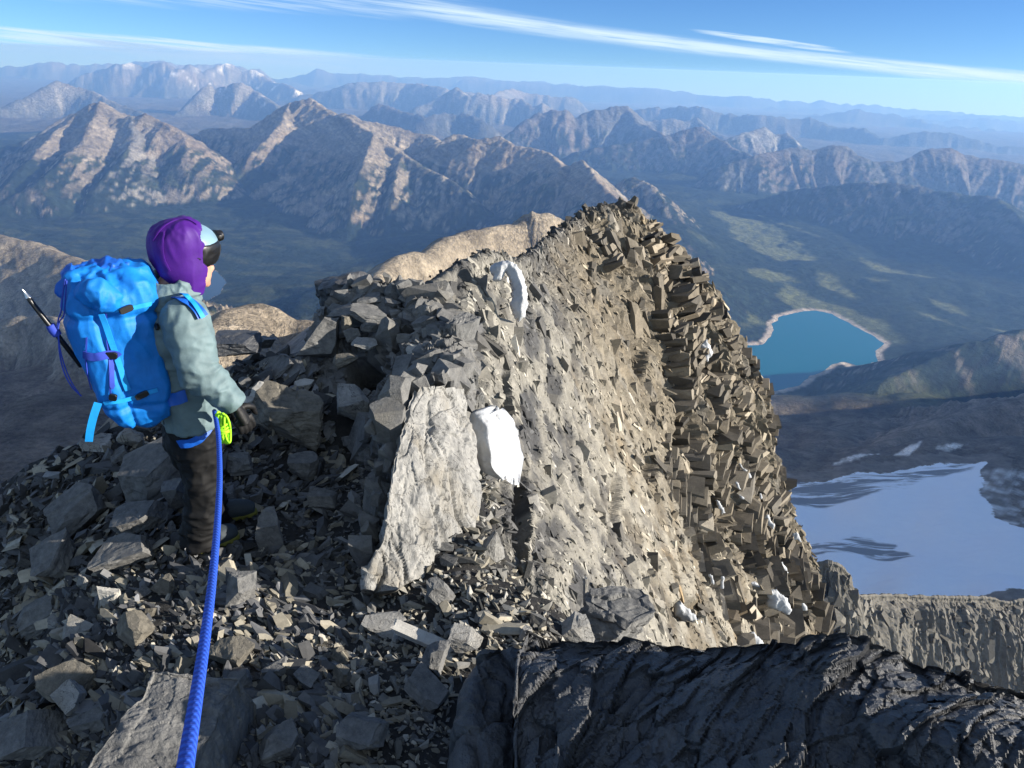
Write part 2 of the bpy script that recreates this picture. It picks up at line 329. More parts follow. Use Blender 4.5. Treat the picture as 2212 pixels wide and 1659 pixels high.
ridge('shaded flank below the summit ridge', [(-200,700,-250),(-230,900,-330),(-240,1100,-345)], lam=70, amp=.4, col=(.34,.29,.23), crest=4, k=(.8,2.8), world=True)
# high shoulder of the same mountain, beyond the right edge of the photo: keeps the glacier in shade
ridge('high rock shoulder beyond the right edge', [(1250,-300,-20),(1500,300,-60),(1800,900,-160),(2100,1500,-350),(2400,2000,-560),(2700,2500,-820),(3000,3000,-1080)], lam=200, amp=.5, col=DGREY, crest=10, k=(1.15,.8), world=True)

# valley floors and open slopes: (photo px, photo py, height)
BASE = [(1700,760,-1500),(1850,740,-1500),(1620,800,-1500),(1750,670,-1498),(2000,700,-1492),(2150,620,-1490),(1900,600,-1480),(1700,560,-1465),(1640,500,-1440),(1560,470,-1400),
        (1450,500,-1230),(1520,600,-1330),(1560,680,-1440),(1600,720,-1494),(1480,430,-1330),(2050,520,-1440),(2200,640,-1485),(1700,450,-1400),(1850,480,-1420),(1500,400,-1350),(1600,400,-1350),
        (1740,840,-1490),(1900,800,-1470),(1820,780,-1478),(2000,790,-1430),(2120,780,-1350),(1700,900,-1220),(1850,880,-1190),(1980,880,-1160),(1680,960,-960),(1800,975,-930),(1900,930,-1010),(1740,1005,-830),
        (1680,1010,-790),(1760,1022,-780),(1850,1010,-775),(2025,990,-775),(2200,1000,-745),(1700,1120,-740),(1900,1100,-745),(2100,1120,-725),(2200,1200,-690),(1800,1230,-715),(2000,1290,-680),(2200,1300,-640),
        (600,560,-1500),(450,500,-1480),(700,520,-1500),(880,490,-1460),(300,520,-1450),(460,620,-1512),(380,610,-1512),(520,620,-1508),(700,580,-1500),(560,640,-1500),(300,580,-1500),(1000,460,-1440),(1150,430,-1380),
        (430,420,-1400),(440,370,-1330),(600,450,-1450),(150,540,-1430),(0,560,-1300),(100,620,-1000),(60,770,-640),(0,850,-560),(150,800,-560),(0,1000,-420),(100,900,-430),(700,640,-1400),
        (800,300,-1350),(1000,350,-1400),(1250,300,-1450),(1500,340,-1450),(1800,380,-1420),(2100,380,-1420),(300,350,-1350),(100,300,-1300)]
BASEW = [(-25000,20000,-1350),(0,22000,-1400),(15000,22000,-1500),(-20000,34000,-1500),(0,36000,-1600),(25000,36000,-1900),(0,50000,-1900),(-30000,50000,-1700),(30000,50000,-2100),(-12000,14000,-1350),(12000,12000,-1450),(0,14000,-1400),
         (-3000,1500,-1300),(-1500,300,-1100),(-600,200,-600),(2500,800,-500),(600,300,-600),(400,500,-640)]
def pgon(pts, z): return np.array([atz(px, py, z)[:2] for px, py in pts])
LZ, LZ2 = -1500.0, -1512.0
LAKE = pgon([(1440,760),(1581,747),(1651,747),(1662,738),(1672,722),(1674,702),(1690,685),(1731,675),(1760,672),(1796,679),(1821,694),(1856,714),(1885,728),(1906,742),(1890,752),(1884,765),(1890,780),(1880,790),(1846,793),(1835,784),(1815,779),(1796,783),(1775,797),(1741,813),(1726,828),(1690,838),(1651,850),(1500,860)], LZ)
LAKE2 = pgon([(330,585),(400,572),(440,576),(470,590),(485,611),(470,636),(440,652),(380,650),(330,630)], LZ2)
def in_poly(P, x, y):
    r = np.zeros(x.shape, bool); n = len(P)
    for i in range(n):
        x0, y0 = P[i]; x1, y1 = P[(i + 1) % n]
        if y0 == y1: continue
        c = ((y0 > y) != (y1 > y)) & (x < (x1 - x0) * (y - y0) / (y1 - y0) + x0); r ^= c
    return r
def poly_sd(P, x, y):
    d = np.full(x.shape, 1e18); n = len(P)
    for i in range(n):
        a = P[i]; e = P[(i + 1) % n] - a
        t = np.clip(((x - a[0]) * e[0] + (y - a[1]) * e[1]) / (e @ e), 0, 1)
        d = np.minimum(d, (x - a[0] - t * e[0])**2 + (y - a[1] - t * e[1])**2)
    d = np.sqrt(d); return np.where(in_poly(P, x, y), -d, d)

def seg(a, b, n, log=False):
    return (np.geomspace(a, b, n, endpoint=False) if log else np.linspace(a, b, n, endpoint=False))
rr = np.concatenate([seg(26, 180, 50, 1), seg(180, 300, 75), seg(300, 400, 18), seg(400, 4000, 190, 1), seg(4000, 7000, 95), seg(7000, 12200, 200), seg(12200, 14500, 50), seg(14500, 30000, 130), np.linspace(30000, 50000, 70)])
aa = np.radians(np.concatenate([np.linspace(-62, -37, 24, endpoint=False), np.linspace(-37, 36, 710, endpoint=False), np.linspace(36, 46, 60, endpoint=False), np.linspace(46, 105, 70)]))
RR, AA = np.meshgrid(rr, aa, indexing='ij')
X = RR * np.sin(AA); Y = RR * np.cos(AA)
xf, yf = X.ravel(), Y.ravel()
# base surface
bp = np.array([atz(*b) for b in BASE] + [tuple(map(float, b)) for b in BASEW])
bq = np.stack([np.arctan2(bp[:, 0], bp[:, 1]) / 0.10, np.log(np.hypot(bp[:, 0], bp[:, 1])) / 0.22], 1)
step = 3
ci = np.arange(0, len(rr) + step, step).clip(max=len(rr) - 1); cj = np.arange(0, len(aa) + step, step).clip(max=len(aa) - 1)
ci, cj = np.unique(ci), np.unique(cj)
qa = aa[cj][None, :] / 0.10; qr = np.log(rr[ci])[:, None] / 0.22
num = np.zeros((len(ci), len(cj))); den = num.copy()
for (a, b), z in zip(bq, bp[:, 2]):
    w = 1.0 / ((qa - a)**2 + (qr - b)**2 + 0.12)**1.8
    num += w * z; den += w
bz = num / den
t = np.empty((len(rr), len(cj)))
for j in range(len(cj)): t[:, j] = np.interp(rr, rr[ci], bz[:, j])
B = np.empty((len(rr), len(aa)))
for i in range(len(rr)): B[i] = np.interp(aa, aa[cj], t[i])
H = B.ravel().copy()
sc = np.clip(RR.ravel() / 4000, 0.12, 1.6)
H += 46 * sc * fbm2(xf / 900, yf / 900, 4) + 9 * sc * fbm2(xf / 130, yf / 130, 3)
sd1 = poly_sd(LAKE, xf, yf) + 22 * fbm2(xf / 120, yf / 120, 3); sd2 = poly_sd(LAKE2, xf, yf) + 20 * fbm2(xf / 120, yf / 120, 3)
for sd, z, m in ((sd1, LZ, 3200), (sd2, LZ2, 4200)):
    nr = (np.abs(sd) < 2500)
    sh = z + np.clip(sd, -300, 9999) * 0.10
    wgt = sst(400, 40, sd)
    H = np.where(nr, H * (1 - wgt) + (sh + 0.25 * np.clip(H - sh, 0, None) * sst(0, 200, sd)) * wgt, H)
OWN = np.full(H.shape, -1, np.int32); ROCK = np.zeros(H.shape); CR = np.zeros((len(H), 3)); SN = np.zeros(H.shape)
ELEV = np.zeros(H.shape)
BIG = H.copy()
for ri, rd in enumerate(RIDGES):
    P = rd['P']; kmin = min(rd['k']) * 0.5
    reach = (P[:, 2].max() + 2000) / kmin
    m = (xf > P[:, 0].min() - reach) & (xf < P[:, 0].max() + reach) & (yf > P[:, 1].min() - reach) & (yf < P[:, 1].max() + reach)
    idx = np.nonzero(m)[0]; x, y = xf[idx], yf[idx]
    best = np.full(len(idx), 1e18); S = np.zeros(len(idx)); Zc = S.copy(); side = S.copy(); s0 = 0.0
    for i in range(len(P) - 1):
        a = P[i]; e = P[i + 1] - a; L2 = e[0]**2 + e[1]**2; L = math.sqrt(L2)
        dx, dy = x - a[0], y - a[1]
        t = np.clip((dx * e[0] + dy * e[1]) / L2, 0, 1)
        d2 = (dx - t * e[0])**2 + (dy - t * e[1])**2
        c = d2 < best
        best[c] = d2[c]; S[c] = s0 + t[c] * L; Zc[c] = a[2] + t[c] * e[2]
        side[c] = (e[0] * dy[c] - e[1] * dx[c])
        s0 += L
    d = np.sqrt(best)
    lam = rd['lam']; off = ri * 37.7
    sw = S + 0.35 * lam * fbm2(x / (1.5 * lam) + off, y / (1.5 * lam), 2)
    g = 0.62 * (1 - 2 * np.abs(noise2(sw / lam + off, d / (5 * lam)))) + 0.30 * (1 - 2 * np.abs(noise2(sw / lam * 2.7 + off, d / (2.5 * lam) + 7))) + 0.16 * (1 - 2 * np.abs(noise2(sw / lam * 7 + off, d / lam + 3)))
    kk = np.where(side > 0, rd['k'][0], rd['k'][1])
    ds = d * (1 - rd['amp'] * 0.55 * (g - 0.25))
    q = lam * 1.6
    wr_ = lam * (0.11 if P[:, 1].mean() < 3000 else 0.03); ds = np.sqrt(ds**2 + wr_**2) - wr_
    drop = kk * np.where(ds < q, ds * 1.18, q * 1.18 + (ds - q) * (rd['foot'] / 0.55) * 0.88)
    cn = rd['crest'] * (fbm2(S / (rd['crest'] * 14) + off, S * 0 + off, 4) + (0.55 * ridged2(S / (rd['crest'] * 9) + off, S * 0 + 2.2, 3) - .1) * (P[:, 1].mean() > 11500))
    rough = rd['crest'] * 0.35 * ridged2(x / (lam * 0.22), y / (lam * 0.22), 3) * sst(0, lam * .3, d)
    h = Zc + cn - drop + rough
    w = 0.03 * lam + 4
    Hc = H[idx]
    up = h > Hc
    hn = np.maximum(h, Hc) + w * 0.25 * np.clip(1 - np.abs(h - Hc) / w, 0, 1)**2
    H[idx] = hn
    ii = idx[up]; OWN[ii] = ri; CR[ii] = rd['col']; SN[ii] = rd['snow']
    ELEV[ii] = (h - B.ravel()[idx])[up] / np.maximum(60, Zc - B.ravel()[idx])[up]
rk0 = sst(-0.02, 0.25, ELEV) * (OWN >= 0) * (0.16 * sst(300, 900, RR.ravel()) + 0.84 * sst(2600, 5000, RR.ravel()))
far = sst(11000, 16000, RR.ravel())
dome = xf / 260 + 0.5 * fbm2(xf / 300, yf / 300, 2); domy = yf / 260
H += rk0 * (20 * ridged2(dome, domy, 2) * (1 + far) + 15 * ridged2(xf / 95 + 5, yf / 95, 2) * (1 - far) + 6 * fbm2(xf / 30, yf / 30, 2) * sst(7000, 3000, RR.ravel()) - 14)
Hg = H.reshape(X.shape)
# slopes
def grad(A):
    dr = np.gradient(A, rr, axis=0); da = np.gradient(A, aa, axis=1) / RR
    return dr, da
dr, da = grad(Hg); SL = np.hypot(dr, da).ravel()
# colours (albedo)
n1 = fbm2(xf / 380, yf / 380, 4); n2 = fbm2(xf / 60, yf / 60, 3); n3 = fbm2(xf / 1500, yf / 1500, 3)
dist = RR.ravel()
forest = np.array((0.015, 0.023, 0.018)); meadow = np.array((0.105, 0.115, 0.058)); scree = np.array((0.36, 0.30, 0.225))
n4 = fbm2(xf / 22, yf / 22, 2)
cf = forest * np.clip(1 + 0.9 * n2 + 0.5 * n1 + 0.9 * n4 * sst(9000, 4000, dist), .25, 3)[:, None]
# open meadow strips on the valley floor
mead = np.zeros(H.shape)
for pts in ([(1535,470),(1590,478),(1646,488),(1706,521),(1770,552),(1740,566),(1681,563),(1620,545),(1580,518)], [(1600,600),(1650,588),(1700,596),(1720,612),(1670,620),(1620,612)],
            [(1670,598),(1760,640),(1850,668),(1930,712),(1945,735),(1900,735),(1850,705),(1800,672),(1740,668),(1690,640)], [(1830,545),(1900,570),(2020,598),(1990,600),(1900,580)], [(1740,585),(1790,600),(1840,640),(1780,612)],
            [(1540,712),(1570,690),(1620,680),(1650,690),(1610,705),(1560,722)], [(2010,640),(2090,668),(2100,678),(2040,660)], [(1960,660),(2060,690),(2110,720),(2050,700)], [(1420,470),(1480,500),(1510,510),(1450,480)],
            [(2120,700),(2212,715),(2212,722),(2150,712)], [(1640,478),(1690,500),(1760,520),(1700,500)], [(1860,600),(1920,612),(1880,616)]):
    pg = pgon(pts, -1470); s = poly_sd(pg, xf, yf) + 110 * n1 + 40 * n2
    mead = np.maximum(mead, sst(40, -40, s))
mead *= sst(0.45, 0.2, SL)
alp = sst(0.05, 0.3, n1 + 0.6 * n3) * sst(-1430, -1250, H) * sst(0.8, 0.5, SL) * 0.7       # grassy patches above the trees
left = sst(0, 1, (-xf + 200) / 400) * sst(3000, 4200, dist) * sst(9000, 7500, dist)
mead = np.maximum(mead, left * sst(0.12, 0.35, fbm2(xf / 500 + 3, yf / 160, 4) + 0.15) * sst(0.3, 0.1, SL) * 0.28)
mead = np.maximum(mead, alp * 0.6)
cf = cf * (1 - mead[:, None]) + meadow * (1 + 0.3 * n2)[:, None] * mead[:, None]
tl = -1010 + 130 * n1 + 60 * n2 + 70 * n3
rock_w = np.maximum(sst(-40, 60, H - tl), sst(0.95, 1.2, SL))
rock_w = np.maximum(rock_w, sst(-330, -60, H - tl) * sst(0.45, 0.7, 1.3 * fbm2(xf / 90, yf / 700, 4) + 0.6 * SL))
rock_w = np.where(dist > 15000, np.maximum(rock_w, .5), rock_w)
# bare ground near the glacier side
bare = sst(500, 900, xf) * sst(3300, 2600, dist); rock_w = np.maximum(rock_w, bare * sst(-1480, -1200, H))
rock_w = np.where(dist < 2200, 1.0, rock_w)
base_rock = np.where(OWN[:, None] >= 0, CR, np.array((0.25, 0.215, 0.18)))
strata = np.sin((H + 0.42 * xf + 0.1 * yf) / 34 + 2.2 * n1) * 0.5 + 0.25 * np.sin((H + 0.42 * xf) / 13 + 3 * n3)
rk = base_rock * (1 + 0.30 * strata * sst(2500, 6000, dist) + 0.35 * n2 + 0.35 * n1)[:, None]
# red-brown and grey belts
belt = sst(-0.1, 0.35, n3 + 0.4 * np.sin((H + 0.42 * xf) / 190))
rk = rk * (1 - 0.3 * belt[:, None]) + 0.3 * belt[:, None] * np.array((0.27, 0.195, 0.14))
sw_ = sst(0.95, 0.5, SL) * sst(-0.2, 0.3, n1 + 0.1) * 0.6 * (OWN >= 0)
rk = rk * (1 - sw_[:, None]) + sw_[:, None] * np.minimum(base_rock * 1.18, 0.45)
snow = (SN > 0) * sst(0.25, 0.45, SN * 0.55 + 0.8 * fbm2(xf / 500 + 9, yf / 500, 4) - 0.12) * sst(1.0, 0.6, SL) * sst(0.25, 0.6, ELEV)
rk = rk * 0.66
colr = cf * (1 - rock_w[:, None]) + rk * rock_w[:, None]
colr = colr * (1 - snow[:, None]) + snow[:, None] * 0.75
# pale stony lake shores
for sd, wd in ((sd1, 60), (sd2, 8)):
    s = sd + 12 * n2; b = sst(wd, wd * 0.6, s) * sst(-150, -100, s)
    colr = colr * (1 - b[:, None]) + b[:, None] * np.array((0.40, 0.345, 0.30))
# glacier
GL = pgon([(1560,1010),(1664,1004),(1700,1012),(1762,1018),(1800,1014),(1845,1006),(1925,1006),(2000,992),(2040,988),(2129,1000),(2118,1020),(2125,1050),(2110,1080),(2125,1110),(2140,1150),(2180,1180),(2260,1240),(2300,1400),(1560,1420)], -760)
gs = poly_sd(GL, xf, yf) + 10 * n2
glac = sst(22, -22, gs)
gx, gy = xf - 500, yf - 1300
ice = 0.5 * np.sin((np.hypot(gx + 100, (gy + 250) * 1.15)) / 9 + 5 * n1 + 2.0 * n2) + 0.9 * fbm2(xf / 190 + 3, yf / 26, 4)
edge = pgon([(1560,1000),(1664,1003),(1900,1005),(2090,995),(2105,1015),(2010,1030),(1960,1050),(1900,1060),(1850,1075),(1780,1088),(1700,1090),(1560,1085)], -765)
p2_ = pgon([(1690,1190),(1800,1165),(1850,1150),(1900,1165),(1960,1170),(1930,1185),(1960,1200),(1975,1215),(1920,1222),(1860,1205),(1780,1205),(1700,1208)], -735)
edm = sst(12, -25, poly_sd(edge, xf, yf) + 15 * n2); edm = np.maximum(edm, sst(8, -10, poly_sd(p2_, xf, yf) + 10 * n2) * 1.0)
ICE = np.stack([glac, edm, glac * 0], 1)
# banded ice at the glacier's right side, small snow tongues above it
GR = pgon([(2129,1000),(2118,1020),(2125,1050),(2110,1080),(2125,1110),(2140,1150),(2180,1180),(2260,1240),(2500,1240),(2500,1000)], -740)
gr = sst(4, -4, poly_sd(GR, xf, yf)) * sst(-0.1, 0.35, fbm2(xf / 160, yf / 22, 4))
colr = colr * (1 - gr[:, None]) + gr[:, None] * np.array((0.5, 0.52, 0.55))
for pts in ([(1790,1010),(1850,985),(1905,975),(1870,990),(1850,1004)], [(1925,990),(1960,970),(1990,962),(1975,985),(1960,997)], [(2010,985),(2060,973),(2085,975),(2050,992)]):
    s = sst(3, -3, poly_sd(pgon(pts, -800), xf, yf) + 5 * n2); colr = colr * (1 - s[:, None]) + s[:, None] * 0.8
colr = np.clip(colr, 0.010, 0.88)

def terrain_mat():
    t = NT('terrain'); c = t.attr()
    p = t.coord(1.0, obj=False)
    a = t.noise(p, 0.02, 8, 0.62); b = t.noise(p, 0.15, 6, 0.6)
    v = t.math('ADD', t.math('MULTIPLY', a, 0.8), t.math('MULTIPLY', b, 0.6))
    c2 = t.mix(1.0, c, t.ramp(v, [(0.5, 0.4), (0.7, 1.0), (0.9, 1.6)]), 'MULTIPLY')
    sx = t.add('ShaderNodeSeparateXYZ', {0: p}); s_ = t.math('ADD', sx.outputs[2], t.math('MULTIPLY', sx.outputs[0], 0.42)); s_ = t.math('ADD', s_, t.math('MULTIPLY', a, 60.0))
    cx_ = t.add('ShaderNodeCombineXYZ', {2: s_}); band = t.noise(cx_.outputs[0], 0.028, 5, 0.7)                # bedding
    lum = t.add('ShaderNodeRGBToBW', {0: c}).outputs[0]
    c2 = t.mix(t.math('MULTIPLY', t.ramp(lum, [(0.05, 0.0), (0.12, 1.0)]), 0.75), c2, t.mix(1.0, c2, t.ramp(band, [(0.34, 0.5), (0.5, 1.0), (0.66, 1.45)]), 'MULTIPLY'))
    t.bump(t.math('ADD', t.math('ADD', a, t.math('MULTIPLY', b, 0.25)), t.math('MULTIPLY', band, 0.25)), 1.0, 32.0)
    return t.done(c2, 0.95, 0.05)
MT = terrain_mat()
def glacier_mat():
    t = NT('glacier_ice'); p = t.coord((0.006, 0.040, 0.02), obj=False)
    a = t.noise(p, 1.0, 7, 0.62, 0.6); f = t.noise(t.coord(0.05, obj=False), 1.0, 6, 0.65); g = t.noise(t.coord(0.012, obj=False), 1.0, 5, 0.6)
    sp = t.add('ShaderNodeSeparateColor', {0: t.attr('ice')})
    m = t.ramp(t.math('ADD', sp.outputs[0], t.math('MULTIPLY', t.math('SUBTRACT', f, 0.5), 0.9)), [(0.44, 0.0), (0.54, 1.0)])
    d = t.math('MULTIPLY', t.ramp(t.math('ADD', sp.outputs[1], t.math('MULTIPLY', t.math('SUBTRACT', g, 0.5), 0.8)), [(0.25, 0.0), (0.6, 1.0)]), t.ramp(a, [(0.46, 0.0), (0.53, 1.0)]))
    c = t.mix(f, (0.70, 0.80, 0.95), (0.80, 0.88, 0.98))
    c = t.mix(t.math('MULTIPLY', d, 0.9), c, (0.15, 0.165, 0.19))
    rk = t.mix(1.0, t.attr(), t.ramp(f, [(0.3, 0.6), (0.7, 1.4)]), 'MULTIPLY')
    t.bump(t.math('ADD', a, f), 0.5, 6.0)
    return t.done(t.mix(m, rk, c), 0.75, 0.15)
MGL = glacier_mat()
gi = np.arange(X.size).reshape(X.shape)
Fq = grid_faces(*X.shape)
fo = OWN[Fq].max(1)
fgl = (gs[Fq].min(1) < 45)
names = {}
for i, rd in enumerate(RIDGES): names.setdefault(rd['label'], []).append(i)
lab2k = {l: k for k, l in enumerate(names)}
own2 = np.full(len(RIDGES) + 1, -1)
for l, ids in names.items():
    for i in ids: own2[i] = lab2k[l]
fk = own2[fo]; fk[fgl] = -2
Vt = np.stack([xf, yf, H], 1)
def sub_mesh(name, F, label, mat=None):
    u, inv = np.unique(F, return_inverse=True)
    o = link(name, mesh_np(name, Vt[u], inv.reshape(F.shape), mat or MT, True, colr[u], {'ice': ICE[u]} if mat else None))
    return tag(o, label, None, None, 'structure')
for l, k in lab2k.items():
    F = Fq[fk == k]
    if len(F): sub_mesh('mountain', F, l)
sub_mesh('valley_floor', Fq[fk == -1], 'forested valley floor with green meadows')
sub_mesh('glacier', Fq[fk == -2], 'shaded blue glacier with dirty ice bands at the lower right', MGL)

def water_mat(name, colw):
    t = NT(name)
    t.bump(t.noise(t.coord(1.0, obj=False), 0.05, 4, 0.6), 0.15, 2.0)
    return t.done(colw, 0.16, 0.25)
def lake(name, P, z, colw, label):
    c = P.mean(0); Q = c + (P - c) * 1.12
    n = len(Q); V = np.array([[*q, z] for q in Q] + [[*c, z]])
    me = bpy.data.meshes.new(name); me.from_pydata([tuple(v) for v in V[:-1]], [], [tuple(range(n))]); me.update()
    me.materials.append(water_mat(name, colw))
    tag(link(name, me), label, None, None, 'structure')
lake('lake', LAKE, LZ + 1.5, (0.006, 0.105, 0.150), 'turquoise mountain lake with a pale stony shore')
lake('lake', LAKE2, LZ2 + 1.0, (0.008, 0.025, 0.05), 'dark blue lake in the shaded valley behind the hiker')

# ------------------------------------------------------------------ air
def haze():
    bm = bmesh.new(); bmesh.ops.create_cube(bm, size=1.0)
    x0, x1, y0, y1, z0, z1 = -60000, 60000, -2000, 53000, -2650, 30
    for v in bm.verts:
        v.co = (x0 if v.co.x < 0 else x1, y0 if v.co.y < 0 else y1, z0 if v.co.z < 0 else z1)
    me = bpy.data.meshes.new('haze'); bm.to_mesh(me)
    m = bpy.data.materials.new('haze'); m.use_nodes = True; n = m.node_tree.nodes; n.remove(n['Principled BSDF'])
    pv = n.new('ShaderNodeVolumePrincipled'); pv.inputs['Color'].default_value = (0.24, 0.48, 1.0, 1); pv.inputs['Absorption Color'].default_value = (0.45, 0.45, 0.45, 1); pv.inputs['Density'].default_value = HAZE_D
    pv.inputs['Anisotropy'].default_value = 0.2
    m.node_tree.links.new(pv.outputs[0], n['Material Output'].inputs['Volume'])
    me.materials.append(m); o = link('haze', me); tag(o, 'thin blue haze over the whole view', None, None, 'stuff')
HAZE_D = 4.0e-5
haze()
# ------------------------------------------------------------------ rock materials
def rock_mat(name, dark, light, scale=1.0, stain=None, bump=0.8, bdist=0.02, rough=0.9, spec=0.15, use_tint=False, stretch=(1, 1, 1), vein=0.0, vcol=(0.6, 0.58, 0.54), contrast=1.0, obj=False):
    t = NT(name)
    p = t.coord(tuple(scale * s for s in stretch), obj=obj)
    a = t.noise(p, 1.3, 8, 0.65, 0.4); b = t.noise(p, 9.0, 8, 0.7); c = t.noise(p, 55.0, 4, 0.6)
    f = t.math('ADD', t.math('MULTIPLY', a, 0.55), t.math('ADD', t.math('MULTIPLY', b, 0.4), t.math('MULTIPLY', c, 0.15)))
    w = 0.16 / contrast
    col = t.ramp(f, [(0.55 - w, dark), (0.55, tuple((x + y) / 2 for x, y in zip(dark, light))), (0.55 + w, light)])
    if stain:
        col = t.mix(t.ramp(t.noise(p, 0.8, 6, 0.65), [(0.52, 0.0), (0.68, 0.75)]), col, stain)
    if vein:
        v = t.noise(p, 2.2, 3, 0.5, 1.5)
        col = t.mix(t.ramp(v, [(0.487, 0.0), (0.5, vein), (0.513, 0.0)]), col, vcol)
    if use_tint: col = t.mix(1.0, col, t.attr(), 'MULTIPLY')
    lp = t.coord((scale * 0.8, scale * 1.6, scale * 9.0), obj=obj); lam = t.noise(lp, 1.0, 6, 0.65, 0.3)
    h = t.math('ADD', t.math('MULTIPLY', b, 0.6), t.math('ADD', t.math('MULTIPLY', c, 0.25), t.math('MULTIPLY', lam, 0.7)))
    t.bump(h, bump, bdist)
    return t.done(col, rough, spec)
M_GROUND = rock_mat('shale_ground', (0.011, 0.012, 0.014), (0.050, 0.048, 0.046), 3.0, None, 1.0, 0.03)
M_RUBBLE = rock_mat('rubble_stone', (0.62, 0.62, 0.62), (1.3, 1.28, 1.22), 6.0, None, 0.6, 0.003, use_tint=True)
M_ROCK = rock_mat('grey_limestone', (0.050, 0.052, 0.056), (0.215, 0.213, 0.206), 3.0, None, 1.0, 0.012, obj=True)
M_PALE = rock_mat('pale_limestone', (0.125, 0.125, 0.122), (0.345, 0.338, 0.320), 2.6, (0.19, 0.172, 0.14), 1.0, 0.014, vein=.85, vcol=(.03, .03, .03), stretch=(1.6, 1.6, .55))
M_WHITE = rock_mat('white_calcite', (0.272, 0.260, 0.236), (0.496, 0.480, 0.440), 3.0, None, 0.7, 0.01)
M_WARM = rock_mat('tan_limestone', (0.052, 0.050, 0.045), (0.224, 0.204, 0.168), 4.0, None, 1.0, 0.012, obj=True)
M_CLIFF = rock_mat('cliff_rock', (0.62, 0.62, 0.63), (1.35, 1.33, 1.28), 1.1, None, 1.0, 0.05, use_tint=True, stretch=(1, 1, 0.55))
M_SLAB = rock_mat('dark_slab_rock', (0.013, 0.015, 0.019), (0.070, 0.073, 0.080), 2.0, None, 1.0, 0.02, rough=0.5, spec=0.6)
M_LEDGE = rock_mat('ledge_rock', (0.60, 0.60, 0.61), (1.38, 1.35, 1.30), 3.0, None, 0.9, 0.012, use_tint=True, stretch=(1, 1, 1.6))
def snow_mat():
    t = NT('old_snow'); p = t.coord(1.0, obj=False)
    a = t.noise(p, 6, 5, 0.6); b = t.noise(p, 60, 3, 0.6)
    t.bump(t.math('ADD', a, t.math('MULTIPLY', b, 0.12)), 0.6, 0.05)
    t.bsdf.inputs['Subsurface Weight'].default_value = 0.15; t.bsdf.inputs['Subsurface Radius'].default_value = (0.03, 0.045, 0.06)
    t.bsdf.inputs['Subsurface Scale'].default_value = 0.4
    return t.done(t.ramp(a, [(0.3, (0.27, 0.285, 0.31)), (0.62, (0.42, 0.43, 0.445))]), 0.6, 0.25)
M_SNOW = snow_mat()

# ------------------------------------------------------------------ near ground
GP = [(600,1659,-2.36),(300,1659,-2.45),(60,1659,-2.62),(850,1659,-2.36),(600,1500,-2.43),(800,1450,-2.45),(300,1450,-2.40),(150,1400,-2.44),(60,1500,-2.64),
      (430,1215,-2.50),(560,1200,-2.52),(700,1250,-2.50),(790,1290,-2.49),(900,1300,-2.46),(1000,1290,-2.42),(1100,1280,-2.42),(1150,1350,-2.42),(1200,1300,-2.50),(1000,1400,-2.36),
      (200,1230,-2.58),(80,1250,-2.86),(0,1300,-3.02),(300,1100,-2.60),(150,1080,-2.80),(40,1120,-3.05),(600,1080,-2.56),(740,1100,-2.58),(780,1000,-2.62),(690,1000,-2.62),
      (250,945,-2.52),(190,940,-2.58),(330,950,-2.50),(70,1005,-2.92),(0,1045,-3.12),
      (500,790,-2.50),(580,775,-2.46),(650,800,-2.38),(480,860,-2.50),(600,900,-2.40),(700,880,-2.34),(760,900,-2.36),(680,760,-2.36),(880,860,-2.22),(960,850,-2.10),
      (1070,1100,-2.62),(1090,1180,-2.55),(1060,1230,-2.44),(1230,1340,-2.62),(1300,1420,-2.75)]
GW = [at(700,705,6.1), at(740,665,6.3), at(790,640,6.4), at(850,628,6.4), at(920,645,6.3), at(965,690,6.0), at(1000,750,5.6),
      at(760,730,5.9), at(860,720,5.8), at(760,780,5.55)+np.array((0,0,-.02)), at(900,780,5.4),
      (-0.2,0.6,-2.3),(-1.2,0.6,-2.5),(0.6,0.8,-2.4),(-2.2,1.2,-3.2),(-3.0,2.2,-3.7),(-2.7,3.2,-3.3),(-3.2,4.0,-3.7),(-4.5,5.0,-5.3),(-6.5,4.0,-7.6),(-5.5,2.0,-6.5),(-4,0.8,-5.0),(-6.5,8,-8.0),
      (-3.2,6.0,-4.2),(-2.5,7.2,-4.0),(-1.6,8.0,-3.8),(-0.6,8.6,-3.4),(0.2,9.2,-3.8),(-4,9,-6),
      (0.9,2.4,-2.9),(1.6,2.2,-3.8),(1.3,3.0,-4.2),(2.4,3.0,-5.6),(0.75,3.7,-5.6),(0.40,4.5,-5.8),(0.22,5.3,-5.4),(0.15,6.4,-5.0),(0.2,7.5,-5.0),(3.0,1.2,-4.5),(1.5,1.0,-3.0),(3.0,5,-7),(2.5,8,-8)]
for k_ in range(11): GW[k_] = GW[k_] + np.array((0, .1, -.42))                               # the outcrop itself is built below
gp = np.array([atz(*g) for g in GP] + [np.asarray(g, float) for g in GW])
def rbf_fit(P):
    n = len(P); d = np.hypot(P[:, None, 0] - P[None, :, 0], P[:, None, 1] - P[None, :, 1])
    A = np.zeros((n + 3, n + 3)); A[:n, :n] = np.where(d > 0, d**1.0, 0) * 1.0 - 0.03 * np.eye(n)
    A[:n, n] = 1; A[:n, n + 1:n + 3] = P[:, :2]; A[n:, :n] = A[:n, n:].T
    return np.linalg.solve(A, np.concatenate([P[:, 2], np.zeros(3)]))
gw = rbf_fit(gp)
def ground_smooth(x, y):
    x = np.asarray(x, float); y = np.asarray(y, float); r = gw[-3] + gw[-2] * x + gw[-1] * y
    for (a, b, _), w in zip(gp, gw[:-3]): r = r + w * np.hypot(x - a, y - b)
    return r
